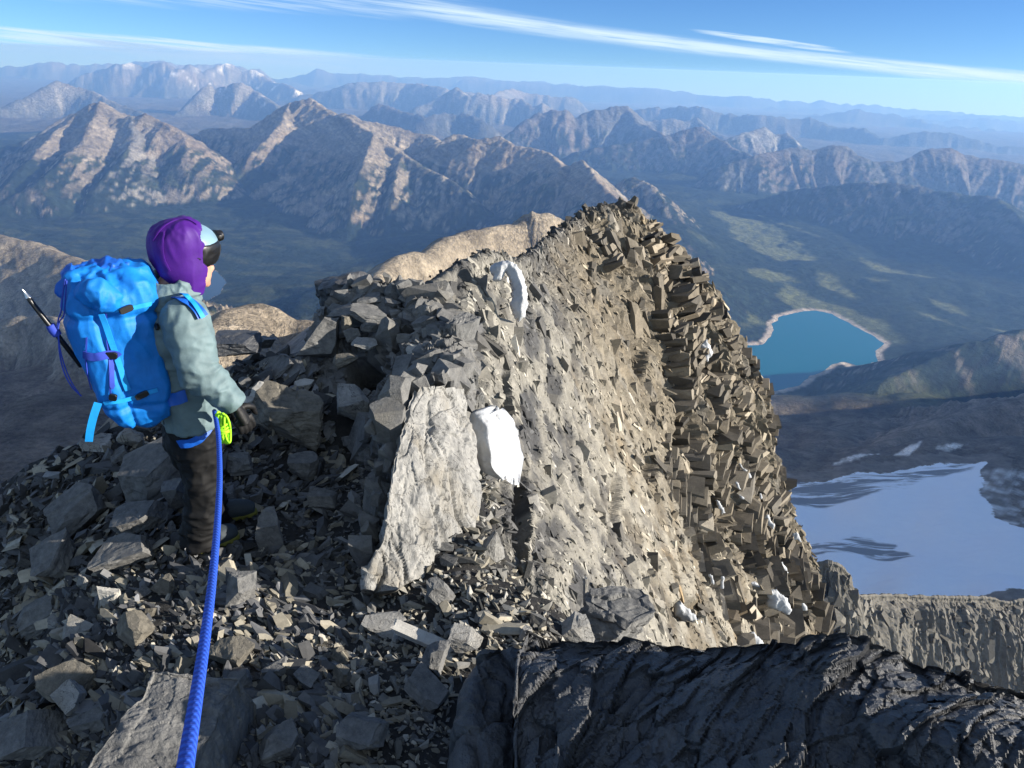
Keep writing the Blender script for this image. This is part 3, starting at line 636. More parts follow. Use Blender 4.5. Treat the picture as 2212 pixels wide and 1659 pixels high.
def ground_z(x, y):
    z = ground_smooth(x, y)
    q = np.stack([x, y, np.zeros_like(x)], -1)
    z = z + 0.045 * fbm2(x * 2.2, y * 2.2, 4) + 0.022 * ridged2(x * 5, y * 5, 3)
    # cave under the cairn
    cx, cy = CAVE[0], CAVE[1]
    e = ((x - cx) / 0.17)**2 + ((y - cy) / 0.15)**2
    return z - 0.10 * sst(1.3, 0.35, e)
CAVE = at(795, 812, 5.35)
gx_ = np.arange(-6.6, 3.0, 0.034); gy_ = np.concatenate([np.arange(0.5, 6.8, 0.03), np.arange(6.8, 9.4, 0.08)])
GX, GY = np.meshgrid(gx_, gy_, indexing='xy')
GZ = ground_z(GX, GY)
gfc = grid_faces(*GX.shape); _fz, _fx, _fy = (A.ravel()[gfc].mean(1) for A in (GZ, GX, GY))
gfc = gfc[~((_fx > -0.4) & (_fz < -3.15 - 0.0 * _fy) & (_fy > 2.3))]
gme = mesh_np('ridge_ground', np.stack([GX, GY, GZ], -1).reshape(-1, 3), gfc, M_GROUND, True)
tag(link('ridge_ground', gme), 'dark shale ground of the summit ridge', None, None, 'structure')
def gz(x, y):
    """ground height from the built grid"""
    i = np.clip((np.asarray(x) - gx_[0]) / 0.034, 0, len(gx_) - 1.001); j = np.interp(y, gy_, np.arange(len(gy_))); j = np.clip(j, 0, len(gy_) - 1.001)
    i0 = i.astype(int) if hasattr(i, 'astype') else int(i); j0 = j.astype(int) if hasattr(j, 'astype') else int(j)
    fi, fj = i - i0, j - j0
    return (GZ[j0, i0] * (1 - fi) + GZ[j0, i0 + 1] * fi) * (1 - fj) + (GZ[j0 + 1, i0] * (1 - fi) + GZ[j0 + 1, i0 + 1] * fi) * fj
def hit(px, py, dmax=9.0):
    v = ray(px, py); v = v / v[1]
    t = np.arange(1.0, dmax, 0.01); z = gz(v[0] * t, t)
    k = np.nonzero(v[2] * t < z)[0]
    return v * (t[k[0]] if len(k) else np.nan)

# ------------------------------------------------------------------ surfaces lofted through surveyed points
def catmull(C, n):
    """resample axis 0 of C to n rows along Catmull-Rom curves"""
    m = len(C); t = np.linspace(0, m - 1, n); i = np.minimum(t.astype(int), m - 2); f = (t - i).reshape((-1,) + (1,) * (C.ndim - 1))
    E = np.concatenate([2 * C[:1] - C[1:2], C, 2 * C[-1:] - C[-2:-1]])
    a, b, c, d = E[i], E[i + 1], E[i + 2], E[i + 3]
    return 0.5 * (2 * b + (c - a) * f + (2 * a - 5 * b + 4 * c - d) * f**2 + (3 * b - a - 3 * c + d) * f**3)
def loft(C, nr, nc):
    S = catmull(np.asarray(C, float), nr); return catmull(S.transpose(1, 0, 2), nc).transpose(1, 0, 2)
def normals(S):
    a = np.gradient(S, axis=0); b = np.gradient(S, axis=1); n = np.cross(a, b)
    return n / (np.linalg.norm(n, axis=-1, keepdims=True) + 1e-9)
def px_grid(rows): return np.array([[at(*p) for p in r] for r in rows])

rowsC = [
 [(900,640,9.0),(960,592,9.8),(1045,551,10.8),(1105,566,12.5),(1170,525,15.5),(1235,474,20),(1290,454,22),(1345,462,23),(1374,492,23.2)],
 [(900,690,8.7),(960,640,9.3),(1045,600,10.2),(1120,612,12),(1185,575,15),(1255,540,18.5),(1315,505,21),(1385,510,22.5),(1442,545,23)],
 [(900,760,8),(965,720,8.6),(1050,700,9.2),(1150,695,11),(1240,690,13.5),(1320,680,16.5),(1400,665,19),(1470,655,21),(1533,650,22)],
 [(900,880,7),(970,850,7.4),(1060,840,7.9),(1160,840,9.5),(1270,840,12),(1370,840,15),(1470,842,17.5),(1560,845,19.5),(1636,850,21)],
 [(920,1000,6.2),(990,1000,6.4),(1080,990,6.8),(1180,990,8.3),(1290,990,10.5),(1400,990,13.5),(1500,995,16),(1590,1000,18.5),(1664,1000,20)],
 [(980,1150,5.3),(1060,1140,5.5),(1140,1130,5.9),(1240,1150,7.2),(1350,1155,9.5),(1450,1160,12),(1550,1165,15),(1640,1165,17.5),(1712,1160,19)],
 [(1060,1290,4.9),(1130,1280,5.0),(1200,1260,5.3),(1300,1280,6.5),(1400,1290,8.5),(1510,1290,11),(1610,1285,13.5),(1690,1280,16),(1757,1270,18)],
 [(1100,1420,4.6),(1180,1420,4.7),(1260,1420,5.0),(1350,1420,6),(1450,1420,8),(1560,1420,10),(1650,1415,12.5),(1720,1410,15),(1772,1405,17)],
 [(1180,1650,4.4),(1260,1650,4.5),(1340,1650,4.8),(1430,1650,5.7),(1540,1650,7.5),(1640,1640,9.5),(1720,1635,12),(1780,1630,14.5),(1810,1620,16)]]
C = px_grid(rowsC)
C = np.concatenate([C[:, :], C[:, -1:] + np.array((0.35, 2.6, -0.8)), C[:, -1:] + np.array((0.2, 7.0, -6.0))], 1)     # round behind the skyline
C = np.concatenate([C[:1] + np.array((-2.2, 3.2, -4.0)), C[:1] + np.array((-0.7, 1.0, -0.9)), C], 0)                    # and down the far flank
NR, NC = 400, 370
S0 = loft(C, NR, NC); Nn = normals(S0)
if (Nn[NR // 2, NC // 2] * S0[NR // 2, NC // 2]).sum() > 0: Nn = -Nn
vv = np.linspace(0, 10, NR)[:, None] * np.ones((1, NC)); uu = np.linspace(0, 10, NC)[None, :] * np.ones((NR, 1))
dd_ = S0[..., 1]
farw = sst(9, 17, dd_)
p = S0
wz = p[..., 2] + 0.5 * fbm3(p * 0.7, 2) + 0.12 * p[..., 0]
st1_ = (np.floor(wz / 0.5) + sst(0.0, 0.35, (wz / 0.5) % 1.0)) * 0.5 - wz                       # stepped ledges
rib = ridged3(p * np.array((2.6, 0.6, 0.22)) + 2.0, 3); body = sst(1.6, 2.6, vv)
cw = sst(4.9, 6.6, uu + 1.1 * fbm3(p * 0.35, 2))                                                 # the right third stands in columns and ledges
vr = ridged3(p * np.array((1.2, 1.2, 0.22)) + 8, 3); vr2 = ridged3(p * np.array((3.5, 3.5, 0.6)) + 5, 3)
disp = farw * body * (0.70 * cw * vr + 0.26 * (1 - cw) * vr + 0.12 * fbm3(p * 0.8, 3)) + farw * 0.10 * vr2
disp = disp + (1 - farw) * (0.10 * rib * body + 0.07 * vr2 + 0.06 * fbm3(p * 2.5, 3)) + 0.06 * dd_ / 14 * fbm3(p * np.array((7, 7, 2.2)), 3) + 0.015 * dd_ / 10 * fbm3(p * 18, 2)
disp = disp - 0.10 * farw - 0.04 - 0.30 * sst(6.8, 8.0, uu) * body
# recesses: (px, py, radius px, depth m)
P1 = S0 + Nn * disp[..., None]
def to_px(P):
    q = P @ np.stack([_r, _u, _f], 1); return 1106 + FPX * q[..., 0] / q[..., 2], 829.5 - FPX * q[..., 1] / q[..., 2]
PX, PY = to_px(S0)
for hx, hy, rx, ry, dep in ((1522,805,26,24,.75),(1660,1325,70,34,.5),(1470,930,26,60,.5),(1430,620,22,60,.45),(1370,780,16,40,.35),(1395,1010,20,40,.35),(1530,1110,30,50,.4),(1545,1000,20,50,.4),(1480,1320,40,25,.3),(1120,1130,18,120,.35),(1085,900,10,120,.3),(1320,1080,12,70,.2),(1500,760,14,60,.3)):
    e = ((PX - hx) / rx)**2 + ((PY - hy) / ry)**2 + 0.5 * fbm3(p * 2.0, 2)
    disp = disp - dep * sst(1.2, 0.3, e)
P1 = S0 + Nn * disp[..., None]
# tint: grey shale on the near left, tan brown on the wall, ochre at lower right
n1 = fbm3(p * 0.6, 3); n2 = fbm3(p * np.array((2.4, 2.4, 0.7)), 3); n3 = fbm3(p * 5, 2)
tanw = sst(3.2, 4.6, uu + 0.9 * n2 + 0.5 * n1) * sst(1.6, 3.2, vv + 0.8 * n1)
tanw = np.maximum(tanw, sst(4.4, 5.2, uu + n1) * sst(2.2, 2.8, vv + 0.6 * n1))
greyc = np.array((0.062, 0.063, 0.066)); tanc = np.array((0.140, 0.122, 0.095)); och = np.array((0.20, 0.142, 0.08))
tint = greyc * (1 - tanw[..., None]) + tanc * tanw[..., None]
ow = tanw * sst(0.12, 0.5, n2 + 0.5 * n1) * (0.25 + 0.75 * sst(6.0, 8.5, vv)) * 0.8
tint = tint * (1 - ow[..., None]) + och * ow[..., None]
gw_ = sst(0.05, 0.4, fbm3(p * np.array((1.6, 1.6, 0.35)) + 20, 3)) * 0.55
tint = tint * (1 - gw_[..., None]) + np.array((0.135, 0.132, 0.126)) * gw_[..., None]
pale = sst(0.45, 0.75, rib + 0.35 * n2) * (1 - farw) * sst(1.8, 2.6, vv) * 0.6
tint = tint * (1 - pale[..., None]) + np.array((0.29, 0.275, 0.24)) * pale[..., None]
tint = tint * (1 + 0.35 * n3 + 0.25 * fbm3(p * np.array((14, 14, 6)), 2))[..., None]
cliff = link('rock_tower', mesh_np('rock_tower', P1.reshape(-1, 3), grid_faces(NR, NC), M_CLIFF, False, np.clip(tint.reshape(-1, 3), .03, .6)))
tag(cliff, 'steep rock tower of the summit ridge with a tan sunlit wall', None, None, 'structure')

# ------------------------------------------------------------------ loose stones
def cut_stone(seed, dims=(1, .7, .4), cuts=7, lo=.26, hi=.46, shear=.35):
    """a broken stone: a sheared box split along random planes"""
    r = np.random.default_rng(seed); bm = bmesh.new(); bmesh.ops.create_cube(bm, size=1.0)
    sh_ = r.normal(0, shear, 2)
    for v in bm.verts: v.co.x += sh_[0] * v.co.z + .3 * sh_[1] * v.co.y; v.co.y += sh_[1] * v.co.z
    for k in range(cuts):
        n = r.normal(size=3) * np.array((1, 1, .55)); n /= np.linalg.norm(n); d = r.uniform(lo, hi) * (1.15 if abs(n[2]) > .7 else 1)
        g = bmesh.ops.bisect_plane(bm, geom=bm.verts[:] + bm.edges[:] + bm.faces[:], dist=1e-5, plane_co=Vector(n * d), plane_no=Vector(n), clear_outer=True)
        ed = [e for e in g['geom_cut'] if isinstance(e, bmesh.types.BMEdge)]
        if len(ed) > 2: bmesh.ops.contextual_create(bm, geom=ed)
    for v in bm.verts: v.co = Vector((v.co.x * dims[0], v.co.y * dims[1], v.co.z * dims[2]))
    return bm
def hull_shape(seed, n=10, flat=0.5, jitter=0.35):
    bm = cut_stone(seed, (1.1, .8, flat), 3 + seed % 2, .18, .40); bmesh.ops.triangulate(bm, faces=bm.faces); bm.verts.index_update()
    V = np.array([v.co[:] for v in bm.verts]); F = np.array([[v.index for v in f.verts] for f in bm.faces]); bm.free()
    return V, F
HULLS = [hull_shape(s, 9 + s % 5, (0.22, 0.34, 0.5, 0.7)[s % 4], 0.5) for s in range(40)]
def rot_rand(r, tilt):
    a = r.uniform(0, 2 * np.pi); b = r.normal(0, tilt); c = r.normal(0, tilt)
    ca, sa, cb, sb, cc, sc_ = np.cos(a), np.sin(a), np.cos(b), np.sin(b), np.cos(c), np.sin(c)
    Rz = np.array([[ca, -sa, 0], [sa, ca, 0], [0, 0, 1]]); Rx = np.array([[1, 0, 0], [0, cb, -sb], [0, sb, cb]]); Ry = np.array([[cc, 0, sc_], [0, 1, 0], [-sc_, 0, cc]])
    return Rx @ Ry @ Rz
def scatter(name, pts, sizes, mat, cols, label, tilt=0.5, aniso=True, frames=None, hulls=HULLS):
    r = np.random.default_rng(len(pts)); Vs, Fs, Cs = [], [], []; nv = 0
    for k, (p, s) in enumerate(zip(pts, sizes)):
        V, F = hulls[r.integers(len(hulls))]
        Rm = rot_rand(r, tilt) if frames is None else frames[k]
        sc = s * (np.array((r.uniform(0.8, 1.5), r.uniform(0.6, 1.0), r.uniform(0.7, 1.1))) if aniso else 1)
        Vs.append((V * sc) @ Rm.T + p); Fs.append(F + nv); nv += len(V); Cs.append(np.repeat(cols[k][None], len(V), 0))
    o = link(name, mesh_np(name, np.concatenate(Vs), np.concatenate(Fs), mat, False, np.concatenate(Cs)))
    return tag(o, label, None, None, 'stuff')

# fluted rock wall far below, at the glacier's edge
rw = px_grid([[(1725,1250,208),(1745,1243,206),(1770,1238,205),(1795,1238,204),(1815,1247,205),(1832,1268,209),(1842,1302,226),(1870,1303,238),(1922,1302,248),(1975,1304,254),(2025,1305,258),(2080,1306,262),(2134,1307,266),(2175,1316,269),(2215,1310,272),(2300,1318,278),(2420,1330,288)],
              [(1725,1400,197),(1748,1400,196),(1772,1400,195),(1797,1400,194),(1818,1400,196),(1836,1400,204),(1852,1400,216),(1880,1400,226),(1930,1400,235),(1980,1400,241),(2030,1400,245),(2085,1400,249),(2140,1400,253),(2182,1402,256),(2222,1405,258),(2305,1410,264),(2425,1420,272)],
              [(1725,1580,184),(1750,1580,183),(1775,1580,182),(1800,1580,181),(1822,1580,184),(1842,1580,192),(1862,1580,202),(1890,1580,211),(1940,1580,219),(1990,1580,224),(2040,1580,228),(2095,1580,231),(2150,1580,235),(2192,1582,238),(2230,1585,240),(2312,1590,245),(2432,1600,252)]])
rw = np.concatenate([rw[:1] + np.array((6.0, 45.0, -60.0)), rw[:1] + np.array((0.6, 5.0, -2.5)), rw], 0)
RS = loft(rw, 110, 420); Rn = normals(RS)
if (Rn[60, 200] * RS[60, 200]).sum() > 0: Rn = -Rn
al_ = np.linspace(0, 1, 420)[None, :] * np.ones((110, 1)) * 200; dn = np.linspace(0, 4, 110)[:, None] * np.ones((1, 420))
bodyw = sst(1.7, 2.6, dn)
flt = 1 - 2 * np.abs(noise2(al_ / 7.5 + 0.5 * fbm2(al_ / 9, dn * 1.2, 2), dn * .35)); fl2 = 1 - 2 * np.abs(noise2(al_ / 2.4 + 4, dn * .28))
RS = RS + Rn * (bodyw * (3.4 * flt * (0.35 + 1.1 * np.clip(0.5 + noise2(al_ / 22 + 3, dn * .8), 0, 1)) + 1.2 * fl2) + 1.0 * ridged3(RS / np.array((3.0, 3.0, 8)), 3) + 0.5 * fbm3(RS / np.array((1.0, 1.0, 2.2)), 3))[..., None]
rt_ = np.array((0.120, 0.114, 0.102)) * (1 + 0.3 * fbm3(RS / 9, 3) + 0.25 * fbm3(RS / 2.5, 2))[..., None]
gdk = sst(0.1, .5, fbm3(RS / np.array((6, 6, 14)) + 5, 3))[..., None] * .6; rt_ = rt_ * (1 - gdk) + np.array((.15, .15, .145)) * gdk
tag(link('rock_wall', mesh_np('rock_wall', RS.reshape(-1, 3), grid_faces(110, 420), M_CLIFF, False, np.clip(rt_.reshape(-1, 3), .03, .5))), 'fluted grey tan rock wall below the glacier', None, None, 'structure')
# ------------------------------------------------------------------ rubble and single stones
REG = np.array([(0,1052),(180,940),(260,935),(480,768),(570,750),(660,770),(700,690),(790,630),(860,622),(930,640),(1000,700),(1060,720),(1075,830),(1100,960),(1120,1040),(1150,1110),(1235,1240),(1290,1320),(1290,1400),(1140,1400),(1060,1415),(985,1480),(960,1700),(0,1700)], float)
def hits(px, py):
    v = np.stack([ray(a, b) for a, b in zip(px, py)]); v = v / v[:, 1:2]
    t = np.arange(1.2, 8.8, 0.012); D = np.full(len(v), np.nan)
    for s in range(0, len(v), 1500):
        w = v[s:s + 1500]; z = gz(w[:, :1] * t, np.broadcast_to(t, (len(w), len(t))))
        b = w[:, 2:] * t < z; k = b.argmax(1); ok = b.any(1); D[s:s + 1500] = np.where(ok, t[k], np.nan)
    return v * D[:, None]
def sample_px(n, poly, r):
    lo, hi = poly.min(0), poly.max(0); out = []
    while sum(map(len, out)) < n:
        q = r.uniform(lo, hi, (n, 2)); out.append(q[in_poly(poly, q[:, 0], q[:, 1])])
    return np.concatenate(out)[:n]
r_ = np.random.default_rng(21)
q = sample_px(13000, REG, r_); pts = hits(q[:, 0], q[:, 1]); ok = ~np.isnan(pts[:, 0]); q, pts = q[ok], pts[ok]
dep = pts @ _f
fine = sst(-0.25, 0.35, fbm2(pts[:, 0] * 2.1 + 4, pts[:, 1] * 2.1, 3))
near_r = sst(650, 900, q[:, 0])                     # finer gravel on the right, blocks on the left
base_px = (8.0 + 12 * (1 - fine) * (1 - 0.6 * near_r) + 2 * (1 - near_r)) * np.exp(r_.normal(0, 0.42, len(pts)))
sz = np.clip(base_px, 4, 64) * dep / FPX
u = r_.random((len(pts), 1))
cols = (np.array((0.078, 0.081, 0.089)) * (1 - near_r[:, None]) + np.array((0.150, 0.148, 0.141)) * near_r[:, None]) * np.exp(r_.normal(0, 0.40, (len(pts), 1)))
cols = np.where(u < 0.20 + 0.12 * near_r[:, None] + 0.12 * (q[:, 1:2] > 1225), np.array((0.215, 0.200, 0.168)) * np.exp(r_.normal(0, 0.2, (len(pts), 1))), cols)  # extra cream share in the lower band: sunlight put into the stone colour
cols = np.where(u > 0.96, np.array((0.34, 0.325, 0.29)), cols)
pts[:, 2] += sz * r_.uniform(-0.05, 0.25, len(pts))
OUTP = np.array([(672,742),(712,672),(850,612),(985,705),(1012,800),(985,900),(900,1010),(745,1010),(700,870)], float)
ko = ~in_poly(OUTP, q[:, 0], q[:, 1]); pts, sz, cols, q = pts[ko], sz[ko], cols[ko], q[ko]
frames_r = []
for k_ in range(len(pts)):
    lf = 1 - sst(560, 900, q[k_, 0]); lp_ = float(sst(1205, 1260, q[k_, 1]) * sst(60, 140, q[k_, 0])); a_ = -(.15 + .50 * lf) * (1 - lp_) + .34 * lp_ + r_.normal(0, .42); z_ = -.55 + r_.normal(0, .75 - .3 * lf)
    ca, sa, cz, sz_ = math.cos(a_), math.sin(a_), math.cos(z_), math.sin(z_); b_ = r_.normal(0, .35); cb, sb_ = math.cos(b_), math.sin(b_)
    Rr_ = np.array([[ca, 0, sa], [0, 1, 0], [-sa, 0, ca]]) @ np.array([[1, 0, 0], [0, cb, -sb_], [0, sb_, cb]]) @ np.array([[cz, -sz_, 0], [sz_, cz, 0], [0, 0, 1]])
    frames_r.append(Rr_ * np.array((r_.uniform(1.0, 1.7), r_.uniform(.6, 1.0), r_.uniform(.7, 1.1)))[None, :])
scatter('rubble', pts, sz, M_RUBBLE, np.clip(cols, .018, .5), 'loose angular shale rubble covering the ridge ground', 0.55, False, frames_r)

# blocks standing out of the wall: stacked ledges on the right, upright splinters elsewhere
ROWPX = (NR - 1) / 10.0; COLPX = (NC - 1) / 10.0
bk = np.random.default_rng(12); BI, BF, BS, BC, BL = [], [], [], [], []
def wall_block(i, j, w, h, d, out, lean=.10, tone=0.0):
    out -= .22 * float(sst(6.8, 8.0, j / COLPX)); top_ = float(sst(2.2, 3.6, i / ROWPX)); w *= .4 + .6 * top_; h *= .4 + .6 * top_; d *= .4 + .6 * top_; out = out * top_ - .05 * (1 - top_)
    i = int(np.clip(i, 2, NR - 3)); j = int(np.clip(j, 2, NC - 3)); n = Nn[i, j]; P_ = P1[i, j]
    nn = n * np.array((1, 1, .35)) + bk.normal(0, lean, 3); nn /= np.linalg.norm(nn); up = np.array((bk.normal(0, lean), bk.normal(0, lean), 1.0))
    a_ = np.cross(up, nn); a_ /= np.linalg.norm(a_); b_ = np.cross(nn, a_)
    BI.append(P_ + nn * (out - d * .5)); BF.append(np.stack([a_ * w, b_ * h, nn * d], 1)); BS.append(1.0); BC.append(tint[i, j] * np.exp(bk.normal(tone, .34)) * np.array((1, 1, 1)) + bk.uniform(0, .5) * (0.085 - tint[i, j]) * .6)
ROWPX = (NR - 1) / 10.0; COLPX = (NC - 1) / 10.0
for c in range(54):                                                  # columns of stacked ledges
    j = bk.uniform(5.2, 8.15) * COLPX; v0 = bk.uniform(2.7, 8.6); v1 = v0 + bk.uniform(.5, 2.2); w = bk.uniform(.4, 1.15); o_ = bk.uniform(.05, .45); i = v0 * ROWPX
    while i < min(v1, 9.7) * ROWPX:
        k = int(np.clip(i, 2, NR - 6)); dz = np.linalg.norm(P1[k + 3, int(j)] - P1[k - 2, int(j)]) / 5; h = bk.uniform(.08, .28)
        wall_block(i, j + bk.normal(0, .25), w * bk.uniform(.8, 1.15), h * 1.08, bk.uniform(.7, 1.0), o_ * bk.uniform(.5, 1.3), .045, -.20); i += max(1.0, h / max(dz, .01)); j += bk.normal(0, .35)
for k in range(1900):                                                # upright splinters and small buttresses
    u_, v_ = bk.uniform(1.0, 8.15), bk.uniform(2.3, 9.6); i, j = v_ * ROWPX, u_ * COLPX; D = P1[int(i), int(j), 1]
    s_ = float(np.clip(10.5 * math.exp(bk.normal(0, .55)), 5, 30)) * D * 1.15 / FPX
    wall_block(i, j, s_ * bk.uniform(.7, 1.2), s_ * bk.uniform(1.2, 3.2), s_ * 1.1, s_ * bk.uniform(.0, .22), .20, -.10)
for k in range(700):                                                 # broken blocks along the crest
    u_, v_ = bk.uniform(.6, 8.1), bk.uniform(1.25, 2.4); i, j = v_ * ROWPX, u_ * COLPX; D = P1[int(i), int(j), 1]
    s_ = float(np.clip(15 * math.exp(bk.normal(0, .4)), 6, 28)) * D * 1.15 / FPX
    wall_block(i, j, s_ * bk.uniform(.8, 1.4), s_ * bk.uniform(.6, 1.3), s_, s_ * bk.uniform(.0, .25), .4, -.35)
BLK = []
for q_ in range(36):
    bm = cut_stone(500 + q_, (1, 1, 1), 6, .30, .54, .25); bmesh.ops.triangulate(bm, faces=bm.faces); bm.verts.index_update()
    BLK.append((np.array([v.co[:] for v in bm.verts]), np.array([[v.index for v in f.verts] for f in bm.faces]))); bm.free()
scatter('rock_ledges', BI, BS, M_LEDGE, np.clip(np.array(BC), .03, .5), 'stacked ledges and upright splinters of the tower wall', 0, False, BF, BLK)
WI, WF, WC = [], [], []
for k in range(620):
    i, j = int(bk.uniform(56, 108)), int(bk.uniform(4, 416)); nn = Rn[i, j] + bk.normal(0, .3, 3); nn /= np.linalg.norm(nn); a_ = np.cross((0, 0, 1.0), nn); a_ /= np.linalg.norm(a_); b_ = np.cross(nn, a_); s_ = float(np.clip(1.5 * math.exp(bk.normal(0, .5)), .6, 5))
    WI.append(RS[i, j] + nn * s_ * bk.uniform(-.3, .1)); WF.append(np.stack([a_ * s_, b_ * s_ * bk.uniform(.8, 2.4), nn * s_], 1)); WC.append(rt_[i, j] * math.exp(bk.normal(-.05, .25)))
scatter('wall_blocks', WI, [1.0] * len(WI), M_CLIFF, np.clip(np.array(WC), .03, .5), 'broken blocks on the fluted rock wall', 0, False, WF, BLK)
# flakes clinging to the wall of the tower
fl = np.random.default_rng(5); ii = fl.integers(0, NR * NC, 60000); P1f, Nf = P1.reshape(-1, 3)[ii], Nn.reshape(-1, 3)[ii]
pxf, pyf = to_px(P1f); keep = (pxf > 1000) & (pxf < 1790) & (pyf > 445) & (pyf < 1430) & (uu.ravel()[ii] < 9.2)
ii = ii[keep][:11000]; P1f, Nf = P1f[keep][:11000], Nf[keep][:11000]
szf = np.clip(5.6 * np.exp(fl.normal(0, .45, len(ii))), 3, 22) * (P1f @ _f) / FPX
frames = []
for n in Nf:
    up = np.array((fl.normal(0, .35), fl.normal(0, .35), 1.0)); nn = n + fl.normal(0, .26, 3); nn /= np.linalg.norm(nn)
    a = np.cross(nn, up); a /= np.linalg.norm(a); b = np.cross(nn, a); frames.append(np.stack([b * 1.9, a * 0.8, nn * 1.1], 1))
cf_ = tint.reshape(-1, 3)[ii] * np.exp(fl.normal(0.22, .3, (len(ii), 1)))
scatter('rock_flakes', P1f, szf, M_RUBBLE, np.clip(cf_, .05, .55), 'thin upright rock flakes on the wall of the tower', 0, False, frames, [h for k, h in enumerate(HULLS) if k % 4 < 2])

def rock_shape(seed, dims, detail=2, rough=0.03, npt=16, jitter=0.45, bevel=0.03, taper=0.0):
    """an angular stone split along planes, its faces broken up by bedding and chips"""
    bm = cut_stone(seed, (1, 1, 1), max(4, npt // 2 - 1), .34, .52, .22)
    if taper:
        for v in bm.verts:
            k = 1 - taper * (v.co.z + .5); v.co.x *= k; v.co.y *= k
    bmesh.ops.triangulate(bm, faces=bm.faces)
    for _ in range(detail + 1):
        long_ = [e for e in bm.edges if e.calc_length() > (0.13 if detail < 4 else .05)]
        if not long_: break
        bmesh.ops.subdivide_edges(bm, edges=long_, cuts=1); bmesh.ops.triangulate(bm, faces=[f for f in bm.faces if len(f.verts) > 3])
    bm.verts.index_update(); bm.normal_update()
    V = np.array([v.co[:] for v in bm.verts]); Nv = np.array([v.normal[:] for v in bm.verts])
    F = np.array([[v.index for v in f.verts] for f in bm.faces]); bm.free()
    off = np.random.default_rng(seed).uniform(0, 50, 3)
    d = rough * (1.3 * blocky(V * np.array((2.2, 2.2, 4.0)) + off, .3, .7) + 0.9 * fbm3(V * 7 + off, 2))
    V = V + Nv * d[:, None]
    V /= (V.max(0) - V.min(0))
    return V * np.asarray(dims), F
STONE_ME = [mesh_np('rock', *rock_shape(900 + k, (1, (.75, .6, .9)[k % 3], (.3, .5, .7, .42)[k % 4]), 1, 0.03, 14, 0.6, 0.02), M_ROCK if k % 5 else M_WARM, False) for k in range(20)]
SPECIAL = []
def place(seed, label, cx, cy, w, h, D=None, thick=0.6, rot=(0, 0, 0), mat=None, name='rock', cat='rock', detail=3, rough=0.03, npt=14, jitter=0.45, lift=0.0, deep=0.8, taper=0.0, group=None):
    """stone seen at a photo position; w, h are its size there, resting on the ground below it"""
    if D is None:
        b = hit(cx, min(cy + 0.42 * h, 1900)); D = b[1] if not np.isnan(b[1]) else 4.0
    c = at(cx, cy, D); m = (c @ _f) / FPX
    V, F = rock_shape(seed, (w * m, w * m * deep, h * m * thick), detail, rough, npt, jitter, 0.03, taper)
    o = link(name, mesh_np(name, V, F, mat or M_ROCK, False)); o.location = c; o.rotation_euler = tuple(R(a) for a in rot)
    SPECIAL.append((cx, cy, max(w, h) * 0.5))
    return tag(o, label, cat, group)
L_ = place
# cairn on the knob
CG = 'stones of the cairn'
L_(11,'pointed triangular boulder leaning at the left foot of the cairn',705,728,88,96,5.75,1.0,(8,24,10),M_ROCK,taper=.55,detail=3)
L_(12,'broad flat slab lying across the front of the cairn',798,676,84,36,5.85,.62,(14,10,8),M_ROCK,group=CG)
L_(13,'pale square block lowest in the cairn, right above the cave',838,722,62,44,5.7,.8,(18,20,-20),M_PALE,group=CG)
L_(14,'small block wedged under the broad flat slab of the cairn',799,703,40,28,5.75,.8,(10,6,30),M_ROCK,group=CG)
L_(15,'small upright stone beside the pointed boulder',749,698,30,32,5.75,1.0,(0,14,40),M_WARM,group=CG)
L_(16,'dark stone under the small upright stone of the cairn',762,720,36,30,5.7,.9,(5,-8,12),M_ROCK,group=CG)
L_(17,'thin pale topped slab roofing the cave opening',787,744,60,18,5.55,.9,(6,4,4),M_PALE,group=CG)
L_(18,'long slab at the left shoulder of the cairn',744,671,70,32,6.0,.6,(10,-14,-6),M_ROCK,group=CG)
L_(19,'thin plate high on the left side of the cairn',800,648,52,17,6.1,.9,(6,-8,10),M_ROCK,group=CG)
L_(20,'small pointed stone on top of the cairn',845,628,30,34,6.2,1.0,(4,10,20),M_ROCK,taper=.5,group=CG)
L_(21,'upright block at the very top right of the cairn',874,626,36,46,6.15,1.0,(0,-18,35),M_ROCK,group=CG)
L_(22,'dark flat stone below the top stones of the cairn',846,655,44,24,6.05,.8,(8,6,-14),M_ROCK,group=CG)
L_(23,'tilted square plate on the right side of the cairn',886,690,52,42,5.85,.6,(24,24,-30),M_ROCK,group=CG)
L_(24,'small block between the square plate and the pale block',853,700,26,30,5.8,.9,(0,8,15),M_ROCK,group=CG)
L_(25,'large rough dark boulder behind the cairn',752,640,132,100,6.75,.9,(0,-12,20),M_SLAB,rough=.06)
L_(26,'long curved grey slab capping the right side of the knob',943,672,116,56,5.95,.5,(20,34,-6),M_ROCK,detail=3)
L_(27,'steep grey slab on the right edge of the knob',987,742,56,128,5.5,.95,(6,10,-24),M_ROCK,deep=1.4)
L_(28,'white stone right of the cave opening',917,777,74,38,5.3,.8,(12,8,-8),M_WHITE)
L_(29,'pale broken block at the right end of the white stone',964,793,66,54,5.2,.8,(10,10,20),M_PALE)
L_(30,'tan grey stone left of the cave opening',744,778,54,38,5.35,.8,(8,-6,16),M_WARM)
L_(31,'light grey leaning plate in front of the cave',768,874,84,74,None,.75,(26,10,20),M_PALE)
L_(32,'grey block below the cave, next to a tall crack',838,850,64,58,4.95,.9,(8,4,8),M_ROCK)
L_(33,'tall dark grey block at the head of the pale slab',888,846,54,74,4.9,1.0,(4,2,-8),M_ROCK)
L_(34,'large boulder with a tan sunlit top right of the hiker',630,892,172,100,None,.8,(8,12,-16),M_WARM,rough=.05,detail=4)
L_(35,'bright white stone beside the black glove',568,862,70,54,None,.8,(12,6,-18),M_WHITE)
L_(36,'small white stone touching the black glove',536,876,28,38,None,.9,(0,10,10),M_WHITE)
